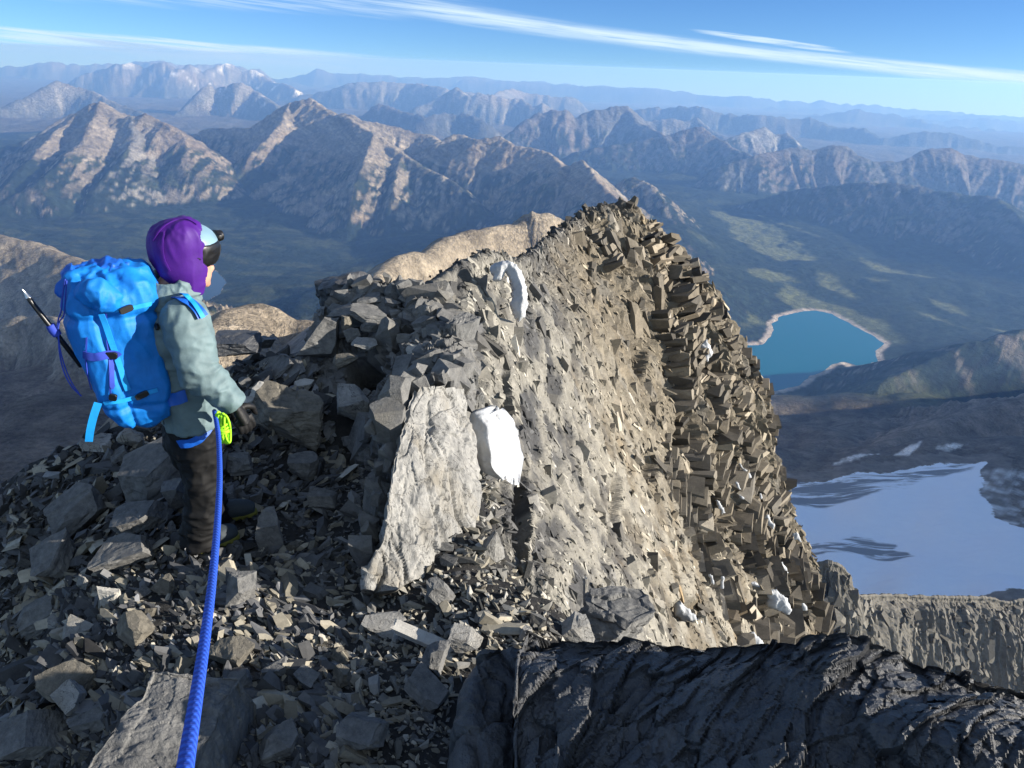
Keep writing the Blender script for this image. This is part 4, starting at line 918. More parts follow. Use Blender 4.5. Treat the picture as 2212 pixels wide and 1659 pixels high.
L_(37,'cream coloured stone above the large boulder',650,832,46,22,None,.9,(6,4,-10),M_WHITE)
L_(38,'small black stone perched on the skyline left of the cairn',573,739,42,28,5.9,.8,(0,8,20),M_SLAB)
L_(39,'low wide dark boulder on the skyline behind the arm',512,746,100,50,5.7,.8,(4,0,8),M_SLAB,rough=.05)
for k, (a, b, w, h, s) in enumerate(((598,800,92,15,1),(622,806,86,15,2),(640,790,66,14,3),(664,806,60,16,4),(588,784,58,13,5),(690,824,50,14,6))):
    L_(60 + s, ('longest of the thin parallel plates stacked on edge left of the cave','second longest of the thin parallel plates stacked on edge','upper right one of the thin parallel plates left of the cave','lower right one of the thin parallel plates left of the cave','topmost and leftmost of the thin parallel plates','short thin plate nearest to the cave')[s - 1], a, b, w, h, None, 1.0, (16, -32, 6), M_ROCK, detail=2, group='thin parallel plates')
L_(40,'dark triangular stone in the shade left of the pale slab',821,962,52,54,None,.9,(6,10,24),M_ROCK,taper=.5)
L_(41,'small dark block left of the triangular stone',760,953,44,32,None,.8,(4,0,-12),M_ROCK)
# lit patch and foreground
L_(71,'sunlit block with a broken edge right of the rope',497,1410,80,70,None,.8,(10,14,-24),M_WARM)
L_(72,'small flat stone at the far corner of the large grey slab',511,1463,60,48,None,.7,(14,6,-30),M_ROCK)
L_(73,'big pale flat stone at the lower left of the lit patch',132,1472,112,80,None,.6,(24,14,-20),M_WARM)
L_(74,'pale plate tilted against the big flat stone',158,1508,66,74,None,.7,(26,18,-34),M_PALE)
L_(75,'bright cream block in the lit patch left of the rope',238,1289,52,50,None,.95,(0,12,30),M_WHITE)
L_(76,'rough tan slab in the middle of the lit patch',293,1349,80,64,None,.7,(18,16,-26),M_WARM)
L_(77,'long pale flake near the left edge of the lit patch',163,1360,68,42,None,.6,(18,10,-20),M_PALE)
L_(78,'little pale stone at the left edge of the lit patch',124,1341,38,22,None,.8,(8,0,-10),M_PALE)
L_(79,'dark cube shaped block between rope and pale slab',518,1274,64,70,None,1.0,(0,4,16),M_ROCK)
L_(80,'narrow upright pale stone at the top left of the lit patch',182,1257,28,38,None,1.0,(0,8,20),M_PALE)
L_(81,'pale pointed stone at the top of the lit patch by the rope',361,1255,50,44,None,.9,(10,12,-16),M_WARM,taper=.4)
L_(82,'square grey block below the white vein',940,1426,64,66,None,.95,(0,6,14),M_ROCK)
L_(83,'upright sunlit stone in the gravel below the lit patch',741,1461,44,48,None,1.0,(4,10,26),M_WARM)
L_(84,'dark rounded stone right of the rope in the shade',600,1443,54,38,None,.8,(4,0,10),M_ROCK)
L_(85,'dark stone with a lit edge left of the upright sunlit stone',656,1461,60,48,None,.8,(8,14,-20),M_ROCK)
L_(86,'tall dark block in the shade at the right of the boots',582,1146,66,108,None,.9,(8,6,12),M_ROCK)
L_(87,'smooth flat grey stone on the gravel by the white vein',1003,1383,74,38,None,.7,(12,6,-12),M_PALE)
L_(88,'leaning grey slab at the foot of the pale slab',945,1279,60,72,None,.8,(24,16,-30),M_ROCK)
L_(89,'grey triangular plate standing in the gully',1066,1174,56,80,None,1.0,(10,6,10),M_PALE,taper=.75)
L_(90,'pale rock at the back edge of the dark foreground slab',1253,1362,84,50,2.75,.8,(8,10,-14),M_PALE)
L_(91,'light grey plate leaning on the rim of the gully',1212,1228,42,50,None,.8,(14,20,-30),M_PALE)
L_(92,'white splinter of stone standing upright on the rim of the gully',1264,1278,15,78,3.2,1.0,(0,-3,10),M_WHITE,detail=2)
L_(93,'small pale block left of the pale rock behind the slab',1137,1367,32,38,None,.9,(4,6,12),M_PALE)
L_(94,'rough grey rock rising behind the dark foreground slab',1312,1352,176,110,2.95,.95,(0,6,12),M_ROCK,rough=.06,detail=4)
L_(95,'long white calcite vein sticking out of the gravel',955,1396,228,17,None,.9,(4,11,-17),M_WHITE,detail=3,deep=.14)
L_(96,'pale broken plate in the gravel below the pale slab',838,1346,96,40,None,.5,(20,6,-6),M_PALE)
L_(97,'pale chipped rock at the foot of the dark split rock',925,1490,96,60,None,.6,(14,16,-20),M_ROCK)
L_(98,'pale sliver standing beside the lower snow block',1035,872,26,52,4.9,1.0,(0,10,20),M_PALE,taper=.5)
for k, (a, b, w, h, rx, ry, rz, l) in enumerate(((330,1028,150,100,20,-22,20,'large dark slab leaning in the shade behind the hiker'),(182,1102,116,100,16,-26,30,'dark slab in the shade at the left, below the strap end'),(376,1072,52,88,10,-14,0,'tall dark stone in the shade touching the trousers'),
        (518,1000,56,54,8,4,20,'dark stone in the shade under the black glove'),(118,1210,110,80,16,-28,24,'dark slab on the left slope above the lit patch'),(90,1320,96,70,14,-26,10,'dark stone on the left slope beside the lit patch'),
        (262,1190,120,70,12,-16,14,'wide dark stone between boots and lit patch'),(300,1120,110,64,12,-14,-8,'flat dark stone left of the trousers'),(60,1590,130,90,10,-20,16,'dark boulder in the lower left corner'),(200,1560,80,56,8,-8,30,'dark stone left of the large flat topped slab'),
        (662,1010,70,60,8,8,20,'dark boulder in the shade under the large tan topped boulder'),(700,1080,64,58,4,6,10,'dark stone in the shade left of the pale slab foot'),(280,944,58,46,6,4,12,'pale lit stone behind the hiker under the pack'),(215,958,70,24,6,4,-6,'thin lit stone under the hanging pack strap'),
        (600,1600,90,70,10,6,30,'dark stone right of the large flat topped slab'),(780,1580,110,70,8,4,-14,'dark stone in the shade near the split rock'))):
    L_(130 + k, l, a, b, w, h, None, .75, (rx, ry, rz), M_PALE if 'lit stone' in l else M_ROCK, detail=3, rough=.035)  # sunlit ones get the paler rock, so their light is partly in the colour
# many alike stones in the rubble
q = sample_px(900, REG, r_); pts = hits(q[:, 0], q[:, 1]); n_s = 0; LOOSE = []
for (px, py), p in zip(q, pts):
    if n_s >= 270: break
    if np.isnan(p[0]) or any((px - a)**2 + (py - b)**2 < c * c for a, b, c in SPECIAL): continue
    left = px < 620
    s = float(np.clip((25 if left else 20) * math.exp(r_.normal(0, 0.38)), 14, 62)) * (p @ _f) / FPX
    o = link('rock', STONE_ME[r_.integers(20)]); o.location = p + np.array((0, 0, s * 0.08)); o.scale = (s,) * 3
    o.rotation_euler = (r_.normal(0, .4), r_.normal(0, .4), r_.uniform(0, 6.3))
    tag(o, None, 'rock', 'loose stones in the rubble'); n_s += 1; LOOSE.append((o, px, py))
MARKS = [(705,728,'pointed boulder by the cairn'),(768,874,'light plate before the cave'),(630,892,'large tan topped boulder'),(568,862,'bright white stone by the glove'),(370,1560,'large flat grey slab'),(497,1410,'sunlit block by the rope'),
         (132,1472,'big pale flat stone'),(238,1289,'bright cream block'),(293,1349,'rough tan slab'),(518,1274,'dark cube shaped block'),(940,1426,'square grey block'),(741,1461,'upright sunlit stone'),(582,1146,'tall dark block by the boots'),
         (1066,1174,'triangular plate in the gully'),(955,1396,'white calcite vein'),(945,1279,'leaning slab under the pale slab'),(330,1028,'large slab behind the hiker'),(182,1102,'dark slab below the strap end'),(118,1210,'dark slab on the left slope'),
         (60,1590,'dark boulder in the corner'),(656,1461,'dark stone with a lit edge'),(780,1580,'dark stone near the split rock'),(700,1080,'dark stone by the pale slab'),(821,962,'dark triangular stone'),(640,796,'thin parallel plates'),(1212,1228,'light plate on the gully rim')]
OCT = ('right of', 'to the upper right of', 'above', 'to the upper left of', 'left of', 'to the lower left of', 'below', 'to the lower right of')
ORD = ('nearest', 'second', 'third', 'fourth', 'fifth', 'sixth', 'seventh', 'eighth', 'ninth', 'tenth', 'eleventh', 'twelfth')
grp = {}
for o, px, py in LOOSE:
    d, mx, my, mn = min((math.hypot(px - a, py - b), a, b, n) for a, b, n in MARKS)
    k = int(round(math.atan2(my - py, px - mx) / (math.pi / 4))) % 8; grp.setdefault((mn, k), []).append((d, o))
for (mn, k), L2 in grp.items():
    for n_, (d, o) in enumerate(sorted(L2, key=lambda e: e[0])):
        tone = 'tan' if o.data.materials[0] == M_WARM else 'grey'; o['label'] = '%s loose %s stone %s the %s' % (ORD[min(n_, 11)], 'stone' if False else tone, OCT[k], mn)

# ------------------------------------------------------------------ slabs with surveyed faces
def shell(name, front, off, nr, nc, mat, dispf=None, smooth=False, shrink=0.9, warp=None, lift=None):
    """a solid: lofted front face, a back face set off behind it, and the rim between"""
    S = loft(front, nr, nc); n = normals(S)
    if (n * S).sum() > 0: n = -n
    if warp:
        q = S * (1.0 / warp[1]); S = S + warp[0] * np.stack([fbm3(q + 3.3, 3), fbm3(q + 17.1, 3), fbm3(q + 31.9, 3)], -1)
    if lift is not None: n = np.broadcast_to(np.asarray(lift, float), n.shape)
    if dispf is not None: S = S + n * dispf(S)[..., None]
    c = S.reshape(-1, 3).mean(0); Bk = (S - c) * shrink + c + np.asarray(off)
    Bk = Bk[::6, ::6]; br, bc = Bk.shape[:2]
    V = np.concatenate([S.reshape(-1, 3), Bk.reshape(-1, 3)]); o0 = nr * nc
    i = np.arange(nr * nc).reshape(nr, nc); b = np.arange(br * bc).reshape(br, bc) + o0
    rimF = np.concatenate([i[0, :], i[1:, -1], i[-1, -2::-1], i[-2:0:-1, 0]]); rimB = np.concatenate([b[0, :], b[1:, -1], b[-1, -2::-1], b[-2:0:-1, 0]])
    T = []
    na, nb = len(rimF), len(rimB); a = bb = 0
    while a < na or bb < nb:
        if bb * na <= a * nb and bb < nb: T.append((rimF[a % na], rimB[bb % nb], rimB[(bb + 1) % nb])); bb += 1
        elif a < na: T.append((rimF[a % na], rimB[bb % nb], rimF[(a + 1) % na])); a += 1
        else: T.append((rimF[a % na], rimB[bb % nb], rimB[(bb + 1) % nb])); bb += 1
    return link(name, mesh_np(name, V, [grid_faces(nr, nc), grid_faces(br, bc) [:, ::-1] + o0, np.array(T)], mat, smooth))
zt = (-2.08, -2.09, -2.11, -2.32)
def zrow(*p): return [atz(a, b, z) for (a, b), z in zip(p, zt)]
gs_ = np.array([zrow((332,1466),(420,1466),(510,1470),(548,1530)), zrow((268,1562),(364,1558),(464,1554),(514,1608)), zrow((190,1675),(300,1680),(404,1686),(466,1745)), zrow((100,1820),(225,1825),(340,1835),(402,1890))])
gs_ = np.concatenate([gs_[:, :3], gs_[:, 2:3] + (gs_[:, 3:] - gs_[:, 2:3]) * .06, gs_[:, 3:]], 1)
gs_ = np.concatenate([gs_[:1] + np.array((0.0, 0.03, -0.18)), gs_[:1] + np.array((0, .004, -.004)), gs_], 0); gs_ = np.concatenate([gs_[:, :1] + np.array((-0.03, 0.0, -0.18)), gs_[:, :1] + np.array((-.004, 0, -.004)), gs_], 1)
M_GSL = rock_mat('grey_slab_rock', (0.055, 0.057, 0.060), (0.20, 0.197, 0.19), 4.0, None, 1.0, 0.015)
gsl = shell('slab', gs_, (0.0, 0.02, -0.40), 190, 150, M_GSL, lambda S: 0.008 * blocky(S * 9, .2, 1.2, 3) + 0.006 * ridged3(S * np.array((18, 30, 10)), 3) + 0.004 * fbm3(S * 60, 2), warp=(0.03, 0.12)); tag(gsl, 'large flat topped grey slab in the foreground under the rope', 'rock')
SPECIAL += [(330, 1580, 130), (430, 1560, 110), (260, 1650, 110)]
M_OUT = rock_mat('outcrop_rock', (0.048, 0.049, 0.053), (0.215, 0.212, 0.203), 2.6, (0.14, 0.13, 0.11), 1.0, 0.02)
oc = px_grid([[(672,742,6.15),(712,672,6.4),(770,628,6.55),(850,612,6.5),(930,635,6.3),(985,705,5.9),(1006,770,5.6)],[(676,775,5.95),(715,745,6.0),(775,710,6.05),(850,690,5.95),(935,690,5.75),(992,745,5.45),(1014,800,5.35)],
              [(690,805,5.7),(730,800,5.65),(790,785,5.65),(855,765,5.5),(930,760,5.25),(985,790,5.0),(1016,830,5.1)],[(700,850,5.4),(745,855,5.3),(800,850,5.2),(860,842,4.9),(925,832,4.65),(975,845,4.6),(1008,860,4.8)],
              [(715,930,5.0),(770,935,4.8),(812,930,4.55),(860,930,4.3),(905,930,4.15),(950,930,4.2),(992,930,4.5)],[(735,1010,4.7),(780,1010,4.5),(812,1010,4.25),(845,1010,4.0),(880,1010,3.9),(920,1010,4.0),(965,1010,4.3)],
              [(750,1090,4.5),(785,1090,4.3),(805,1090,4.1),(830,1090,3.85),(860,1090,3.75),(900,1090,3.8),(940,1090,4.1)]])
oc = np.concatenate([oc[:1] + np.array((0.0, 0.35, -0.45)), oc], 0)
def d_out(S):
    a, b = to_px(S); e = ((a - 795) / 44)**2 + ((b - 818) / 40)**2 + 0.3 * fbm3(S * 6, 2)
    return 0.13 * blocky(S * np.array((3.0, 3.0, 3.4)) + 2.2, .45, .9, 3) + 0.05 * blocky(S * 8.5 + 5.0, .35, .8, 9) + 0.03 * ridged3(S * np.array((8, 8, 16)), 2) + 0.012 * fbm3(S * 30, 2) - 0.55 * sst(1.25, .45, e)
OB = []
oo = shell('outcrop', oc, (-0.05, 0.8, -0.5), 230, 190, M_OUT, d_out, warp=(0.12, 0.35)); tag(oo, 'fractured dark outcrop with a black hollow under the cairn', 'rock outcrop')
So = loft(oc, 60, 60); No = normals(So)
if (No * So).sum() > 0: No = -No
for k in range(190):
    i, j = int(bk.uniform(9, 57)), int(bk.uniform(1, 58)); P_ = So[i, j]; a, b = to_px(P_)
    if abs(a - 795) < 62 and abs(b - 815) < 56: continue
    s_ = float(np.clip(44 * math.exp(bk.normal(0, .4)), 20, 95)) * (P_ @ _f) / FPX
    nn = No[i, j] + bk.normal(0, .22, 3); nn /= np.linalg.norm(nn); up = np.array((.25, 0, 1.0)) + bk.normal(0, .2, 3); a_ = np.cross(up, nn); a_ /= np.linalg.norm(a_); b_ = np.cross(nn, a_)
    V, F = BLK[int(bk.integers(36))]; sc_ = np.array((s_ * bk.uniform(.7, 1.3), s_ * bk.uniform(.6, 1.2), s_ * .8)); OB.append(((V * sc_) @ np.stack([a_, b_, nn]) + P_ + nn * s_ * bk.uniform(-.22, .08), F))
for k in range(46):                                                  # broken blocks along the left side and the head of the pale slab
    ed_ = catmull(np.array([(1005, 836, 4.35), (940, 826, 4.12), (898, 846, 4.0), (878, 900, 3.76), (858, 980, 3.5), (840, 1080, 3.28), (812, 1200, 3.06)]), 60)[int(bk.integers(60))]
    s_ = float(np.clip(34 * math.exp(bk.normal(0, .45)), 16, 84)); P_ = at(ed_[0] - abs(bk.normal(0, 24)) - s_ * .3 + 6, ed_[1] + bk.normal(0, 12), ed_[2] + bk.uniform(.06, .22)); s_ *= (P_ @ _f) / FPX
    Rb = rot_rand(bk, .35); V, F = BLK[int(bk.integers(36))]; OB.append(((V * np.array((s_, s_ * bk.uniform(.6, 1), s_ * bk.uniform(.7, 1.5)))) @ Rb.T + P_, F))
for k in range(700):                                                 # small broken stone on the outcrop
    i, j = int(bk.uniform(9, 57)), int(bk.uniform(1, 58)); P_ = So[i, j]; a, b = to_px(P_)
    if No[i, j, 2] < .25 + bk.uniform(-.2, .2) or (abs(a - 795) < 52 and abs(b - 815) < 46): continue
    s_ = float(np.clip(13 * math.exp(bk.normal(0, .4)), 6, 34)) * (P_ @ _f) / FPX
    V, F = HULLS[int(bk.integers(40))]; OB.append(((V * s_ * 1.4) @ rot_rand(bk, .5).T + P_ + No[i, j] * .05, F))
nv = 0; Vs = []; Fs = []
for V, F in OB: Vs.append(V); Fs.append(F + nv); nv += len(V)
ob = link('outcrop_blocks', mesh_np('outcrop_blocks', np.concatenate(Vs), np.concatenate(Fs), M_OUT, False)); ob.parent = oo; ob['kind'] = 'stuff'
blade = px_grid([[(899,846,4.0),(950,834,4.1),(1002,842,4.34)],[(880,905,3.74),(945,905,3.88),(1010,905,4.12)],[(862,980,3.46),(940,980,3.6),(1024,975,3.92)],
                 [(845,1080,3.25),(935,1080,3.38),(1034,1075,3.66)],[(815,1200,3.02),(920,1190,3.15),(1018,1165,3.43)],[(798,1282,2.88),(890,1258,3.0),(985,1218,3.3)]])
blade = np.concatenate([blade[:, :1] + np.array((-0.05, 0.10, -0.22)), blade[:, :1], blade], 1)
def d_blade(S):
    q = S @ np.stack([_r, _u, _f], 1)
    w = S + 0.10 * fbm3(S * 2.2, 2)[..., None]
    lay = blocky(np.stack([w[..., 0] * 4.5 + w[..., 2] * 1.6, w[..., 1] * 1.2, w[..., 2] * .9], -1), .5, .7, 4)
    return 0.034 * lay + 0.014 * blocky(w * np.array((11, 5, 3.5)), .5, .7, 8) + 0.014 * ridged3(S * np.array((13, 6, 4)), 3) + 0.008 * fbm3(S * 26, 2)
bl = shell('slab', blade, (-0.05, 0.34, -0.50), 210, 110, M_PALE, d_blade, warp=(0.05, 0.22)); tag(bl, 'large pale limestone slab standing steeply in the middle of the ridge', 'rock')
fs = px_grid([[(1150,1388,2.02),(1300,1394,1.95),(1450,1400,1.90),(1600,1402,1.85),(1760,1396,1.79),(1950,1430,1.72),(2120,1472,1.66),(2330,1520,1.60)],
              [(1136,1440,1.87),(1290,1450,1.81),(1450,1455,1.75),(1620,1460,1.69),(1790,1468,1.63),(1960,1510,1.57),(2130,1550,1.50),(2330,1600,1.45)],
              [(1126,1540,1.70),(1280,1550,1.64),(1450,1555,1.58),(1630,1560,1.52),(1800,1570,1.46),(1970,1600,1.40),(2140,1630,1.35),(2340,1680,1.30)],
              [(1120,1659,1.53),(1280,1670,1.47),(1450,1680,1.42),(1640,1690,1.36),(1820,1700,1.31),(1990,1715,1.27),(2160,1740,1.22),(2350,1790,1.17)],
              [(1118,1860,1.28),(1290,1860,1.23),(1460,1870,1.18),(1650,1880,1.13),(1840,1890,1.09),(2010,1900,1.06),(2180,1920,1.02),(2360,1960,.97)]])
fs = np.concatenate([fs[:1] + np.array((0.05, 0.25, -0.30)), fs[:1] + np.array((0.0, 0.02, -0.005)), fs], 0)
fs = np.concatenate([fs[:, :1] + np.array((-0.03, 0.07, -0.35)), fs[:, :1] + np.array((-0.004, 0, -0.01)), fs], 1)
def d_slab(S):
    w = S + 0.03 * fbm3(S * 2.5, 2)[..., None]
    a = w @ np.array((0.55, -0.65, 0.75)); b = w @ np.array((0.83, 0.45, -0.3)); c = w @ np.array((0.1, 0.6, 0.65))
    big = blocky(np.stack([a * 2.8, b * 1.2, c * 1.2], -1) + 1.3, .15, 1.5, 2); med = blocky(np.stack([a * 7, b * 2.6, c * 3], -1) + 7.7, .15, 1.5, 6)
    sm_ = blocky(np.stack([a * 19, b * 7, c * 8], -1), .1, 1.5, 13); ti_ = blocky(np.stack([a * 45, b * 22, c * 22], -1), 0, 1.5, 19)
    return 0.055 * big + 0.045 * med + 0.022 * sm_ + 0.008 * ti_ + 0.003 * fbm3(S * 60, 2)
sl = shell('slab', fs, (0.12, 0.35, -0.75), 285, 340, M_SLAB, d_slab, warp=(0.05, 0.4), lift=(-.18, -.35, .92)); tag(sl, 'huge dark rock slab filling the lower right foreground', 'rock')
db = px_grid([[(1045,1420,2.04),(1090,1404,2.08),(1132,1408,2.08)],[(1012,1495,1.92),(1062,1490,1.93),(1120,1480,1.95)],[(996,1570,1.8),(1052,1575,1.78),(1108,1575,1.82)],[(985,1670,1.65),(1045,1680,1.61),(1100,1680,1.65)],[(975,1850,1.42),(1040,1860,1.39),(1095,1860,1.41)]])
db = np.concatenate([db[:, :1] + np.array((-0.03, 0.04, -0.25)), db], 1)
sp = shell('slab', db, (0.0, 0.25, -0.5), 110, 60, M_SLAB, lambda S: 0.035 * blocky(S * np.array((5, 5, 2.6)), .3, 1, 3) + 0.02 * ridged3(S * np.array((9, 9, 4)), 3) + 0.008 * fbm3(S * 30, 2)); tag(sp, 'narrow dark rock split off the left end of the huge slab by a crack', 'rock')

# ------------------------------------------------------------------ old snow
PXc, PYc = to_px(P1)
PXc, PYc, Dc = PXc.ravel(), PYc.ravel(), P1[..., 1].ravel()
def tower_d(px, py):
    m = (np.abs(PXc - px) < 7) & (np.abs(PYc - py) < 7); return np.percentile(Dc[m], 12) if m.any() else None
def snow(label, outline, D=None, thick=0.25, step=2.0):
    O = np.array(outline, float); lo, hi = O.min(0) - step, O.max(0) + step
    xs, ys = np.arange(lo[0], hi[0], step), np.arange(lo[1], hi[1], step); A, B2 = np.meshgrid(xs, ys)
    sd = poly_sd(O, A.ravel(), B2.ravel()).reshape(A.shape) + 4.5 * fbm2(A / 10, B2 / 10, 3)
    c = O.mean(0)
    D = D or ((tower_d(*c) or 12.0) * .972 - .14)
    Rm = max(4.0, -sd.min()); m = at(c[0], c[1], D) @ _f / FPX; T = Rm * m * thick * 3.2
    hgt = np.sqrt(np.clip(-sd / Rm, 0, 1))
    V0 = np.array([at(a, b, D) for a, b in zip(A.ravel(), B2.ravel())]).reshape(A.shape + (3,))
    V0[..., 1] += 0.0
    slope = (B2 - c[1]) * m                                     # leans back with the wall
    V0 = V0 + np.array((0, -1, 0)) * (slope * 0.35)[..., None]
    n = np.array((0.30, -0.72, 0.62))
    Vf = V0 + n * (hgt * T * (0.75 + 0.6 * fbm3(V0 * (1.2 / max(T, .05)) * 0.5, 3) + .25 * ridged3(V0 * (1.6 / max(T, .05)) * 0.4, 2)))[..., None]; Vb = V0 - n * (hgt * T * 0.7)[..., None]
    F = grid_faces(*A.shape); inside = (sd.ravel()[F] < 0).all(1); F = F[inside]
    cnt = {}
    for f in F:
        for k in range(4):
            e = (f[k], f[(k + 1) % 4]); cnt[e] = 1
    nV = A.size; rim = [(b, a, a + nV, b + nV) for (a, b) in cnt if (b, a) not in cnt]
    Fa = np.concatenate([F, F[:, ::-1] + nV, np.array(rim)]); V = np.concatenate([Vf.reshape(-1, 3), Vb.reshape(-1, 3)])
    u, inv = np.unique(Fa, return_inverse=True)
    o = link('snow_patch', mesh_np('snow_patch', V[u], inv.reshape(Fa.shape)[:, ::-1], M_SNOW, True)); return tag(o, label, 'snow')
def z6(*p): return [(1002 + a * .4168, 432 + b * .4168) for a, b in p]
def z8(*p): return [(1071.5 + a * .5157, 950.5 + b * .5157) for a, b in p]
sb = px_grid([[(999,899,4.55),(1028,893,4.5),(1056,897,4.6),(1070,906,4.75)],[(1012,942,4.5),(1050,924,4.38),(1080,926,4.55),(1092,937,4.75)],[(1022,985,4.42),(1058,968,4.25),(1090,965,4.45),(1104,972,4.65)],
              [(1042,1010,4.35),(1064,1012,4.18),(1098,1014,4.36),(1110,1022,4.55)],[(1074,1030,4.3),(1086,1036,4.18),(1103,1047,4.28),(1111,1050,4.45)]])
o = shell('snow_block', sb, (0.06, 0.32, -0.06), 60, 50, M_SNOW, lambda S: 0.050 * fbm3(S * 3.0, 2) + 0.030 * ridged3(S * 6, 2) + 0.012 * fbm3(S * 18, 3), True, 0.85); tag(o, 'thick block of old snow right of the pale slab', 'snow')
snow('hooked snow patch high on the ridge between knob and tower', z6((130,360),(160,335),(220,325),(270,345),(305,390),(325,460),(330,540),(310,600),(280,615),(250,580),(240,530),(250,470),(240,420),(215,385),(195,420),(160,425),(140,390)), 9.6, 0.35)
snow('snow patch above the dark hollow near the skyline of the tower', z6((1215,760),(1260,730),(1285,770),(1290,800),(1260,835),(1230,830),(1225,790)))
snow('long narrow snow patch low on the tower wall', z8((720,630),(740,630),(770,680),(820,720),(860,755),(855,780),(800,790),(770,750),(745,730),(740,690)))
snow('large rounded snow patch over the dark overhang', z8((1040,605),(1080,600),(1120,625),(1170,630),(1215,660),(1228,700),(1215,722),(1180,705),(1120,690),(1135,660),(1100,640),(1060,620)), None, .4)
snow('snow patch just behind the edge of the dark foreground slab', z8((1040,820),(1080,808),(1110,835),(1140,880),(1040,885)))
snow('small snow patch at the right edge of the tower, right of the large one', z8((1265,680),(1280,672),(1300,690),(1303,710),(1280,715),(1268,700)))
snow('snow cap on the skyline above the glacier', z8((1237,398),(1262,390),(1284,428),(1265,424),(1240,417)))
snow('snow patch above the large rounded one', z8((1170,525),(1200,512),(1215,535),(1230,560),(1215,555),(1190,545),(1172,545)))
snow('snow patch left of the snow cap on the skyline', z8((1125,320),(1145,318),(1165,350),(1160,372),(1140,360),(1130,340)))
snow('thin curved snow patch highest above the glacier edge', z8((1020,100),(1045,125),(1068,145),(1070,165),(1050,165),(1040,140),(1025,120)))
snow('slanting thin snow patch left of the dark gully', z8((918,248),(940,262),(960,300),(945,308),(928,285)))
snow('snow patch at the head of the middle ledge', z8((873,365),(900,360),(904,400),(888,417),(876,395)))
snow('right one of two snow slivers above the long narrow patch', z8((943,572),(959,578),(952,622),(936,624)))
snow('left one of two snow slivers above the long narrow patch', z8((891,558),(909,568),(912,603),(899,597)))
snow('tiny snow spot below the thin curved patch', z8((1003,178),(1019,183),(1024,207),(1007,204)))
snow('lowest tiny snow spot under the thin curved patch', z8((1010,223),(1026,230),(1040,246),(1027,250)))
snow('tiny snow spot right of the dark gully', z8((1100,226),(1114,228),(1114,250),(1103,248)))
# ------------------------------------------------------------------ the hiker
from mathutils.bvhtree import BVHTree
from mathutils.kdtree import KDTree
FA = R(60); FV = np.array((math.sin(FA), math.cos(FA), 0.0)); RV = np.array((FV[1], -FV[0], 0.0)); UV = np.array((0, 0, 1.0))
def rings_mesh(rings):
    """closed skin over a list of rings (k,3)"""
    k = len(rings[0]); V = np.concatenate(rings + [rings[0].mean(0)[None], rings[-1].mean(0)[None]]); n = len(rings)
    F = []
    for i in range(n - 1):
        for j in range(k): F.append((i * k + j, i * k + (j + 1) % k, (i + 1) * k + (j + 1) % k, (i + 1) * k + j))
    a, b = n * k, n * k + 1
    T = [(a, (j + 1) % k, j) for j in range(k)] + [(b, (n - 1) * k + j, (n - 1) * k + (j + 1) % k) for j in range(k)]
    return V, F, T
def body_loft(secs, n=36, k=40, power=2.0, f=FV, r=RV):
    """sections: (centre point, half depth along f, half width along r)"""
    A = np.array([[*c, d, w] for c, d, w in secs], float); A = catmull(A, n); t = np.linspace(0, 2 * np.pi, k, endpoint=False)
    c, s = np.cos(t), np.sin(t); c = np.sign(c) * np.abs(c)**(2 / power); s = np.sign(s) * np.abs(s)**(2 / power)
    return rings_mesh([a[:3] + np.maximum(a[3], .004) * c[:, None] * f + np.maximum(a[4], .004) * s[:, None] * r for a in A])
def tube(pts, rad, n=40, k=16, flat=1.0, closed_path=False):
    P = catmull(np.array(pts, float), n); Rr = catmull(np.array(rad, float).reshape(len(rad), 1), n)[:, 0] if np.ndim(rad) else np.full(n, rad)
    T = np.gradient(P, axis=0); T /= np.linalg.norm(T, axis=1)[:, None]
    u = np.cross(T[0], (0.3, 0.2, 1.0)); u /= np.linalg.norm(u); rings = []; t = np.linspace(0, 2 * np.pi, k, endpoint=False)
    for p, q, r in zip(P, T, Rr):
        u = u - q * (u @ q); u /= np.linalg.norm(u); v = np.cross(q, u)
        rings.append(p + r * (np.cos(t)[:, None] * u + flat * np.sin(t)[:, None] * v))
    return rings_mesh(rings)
def join(parts):
    V, F, T, n = [], [], [], 0
    for v, f, t in parts:
        V.append(v); F += [tuple(i + n for i in q) for q in f]; T += [tuple(i + n for i in q) for q in t]; n += len(v)
    return np.concatenate(V), F, T
def fused(name, parts, voxel, smooth=3, dispf=None):
    """one continuous skin over overlapping closed parts"""
    V, F, T = join(parts); me = mesh_np(name + '_raw', V, [np.array(F), np.array(T)] if len(T) else np.array(F))
    o = bpy.data.objects.new('raw', me); COL.objects.link(o)
    m = o.modifiers.new('r', 'REMESH'); m.mode = 'VOXEL'; m.voxel_size = voxel
    s = o.modifiers.new('s', 'SMOOTH'); s.factor = 0.5; s.iterations = smooth
    dg = bpy.context.evaluated_depsgraph_get(); ne = bpy.data.meshes.new_from_object(o.evaluated_get(dg)); bpy.data.objects.remove(o); bpy.data.meshes.remove(me)
    ne.name = name
    if dispf:
        n = len(ne.vertices); co = np.empty(n * 3, np.float32); no = np.empty(n * 3, np.float32)
        ne.vertices.foreach_get('co', co); ne.vertices.foreach_get('normal', no); co = co.reshape(-1, 3); no = no.reshape(-1, 3)
        ne.vertices.foreach_set('co', (co + no * dispf(co.astype(float))[:, None]).astype(np.float32).ravel())
    ne.polygons.foreach_set('use_smooth', np.ones(len(ne.polygons), bool)); ne.update()
    return ne
def part(name, me, mat, parent):
    me.materials.clear(); me.materials.append(mat)
    o = link(name, me); o.parent = parent; o.matrix_parent_inverse = Matrix.Translation(parent.location).inverted() if parent.parent is None else Matrix(); return o
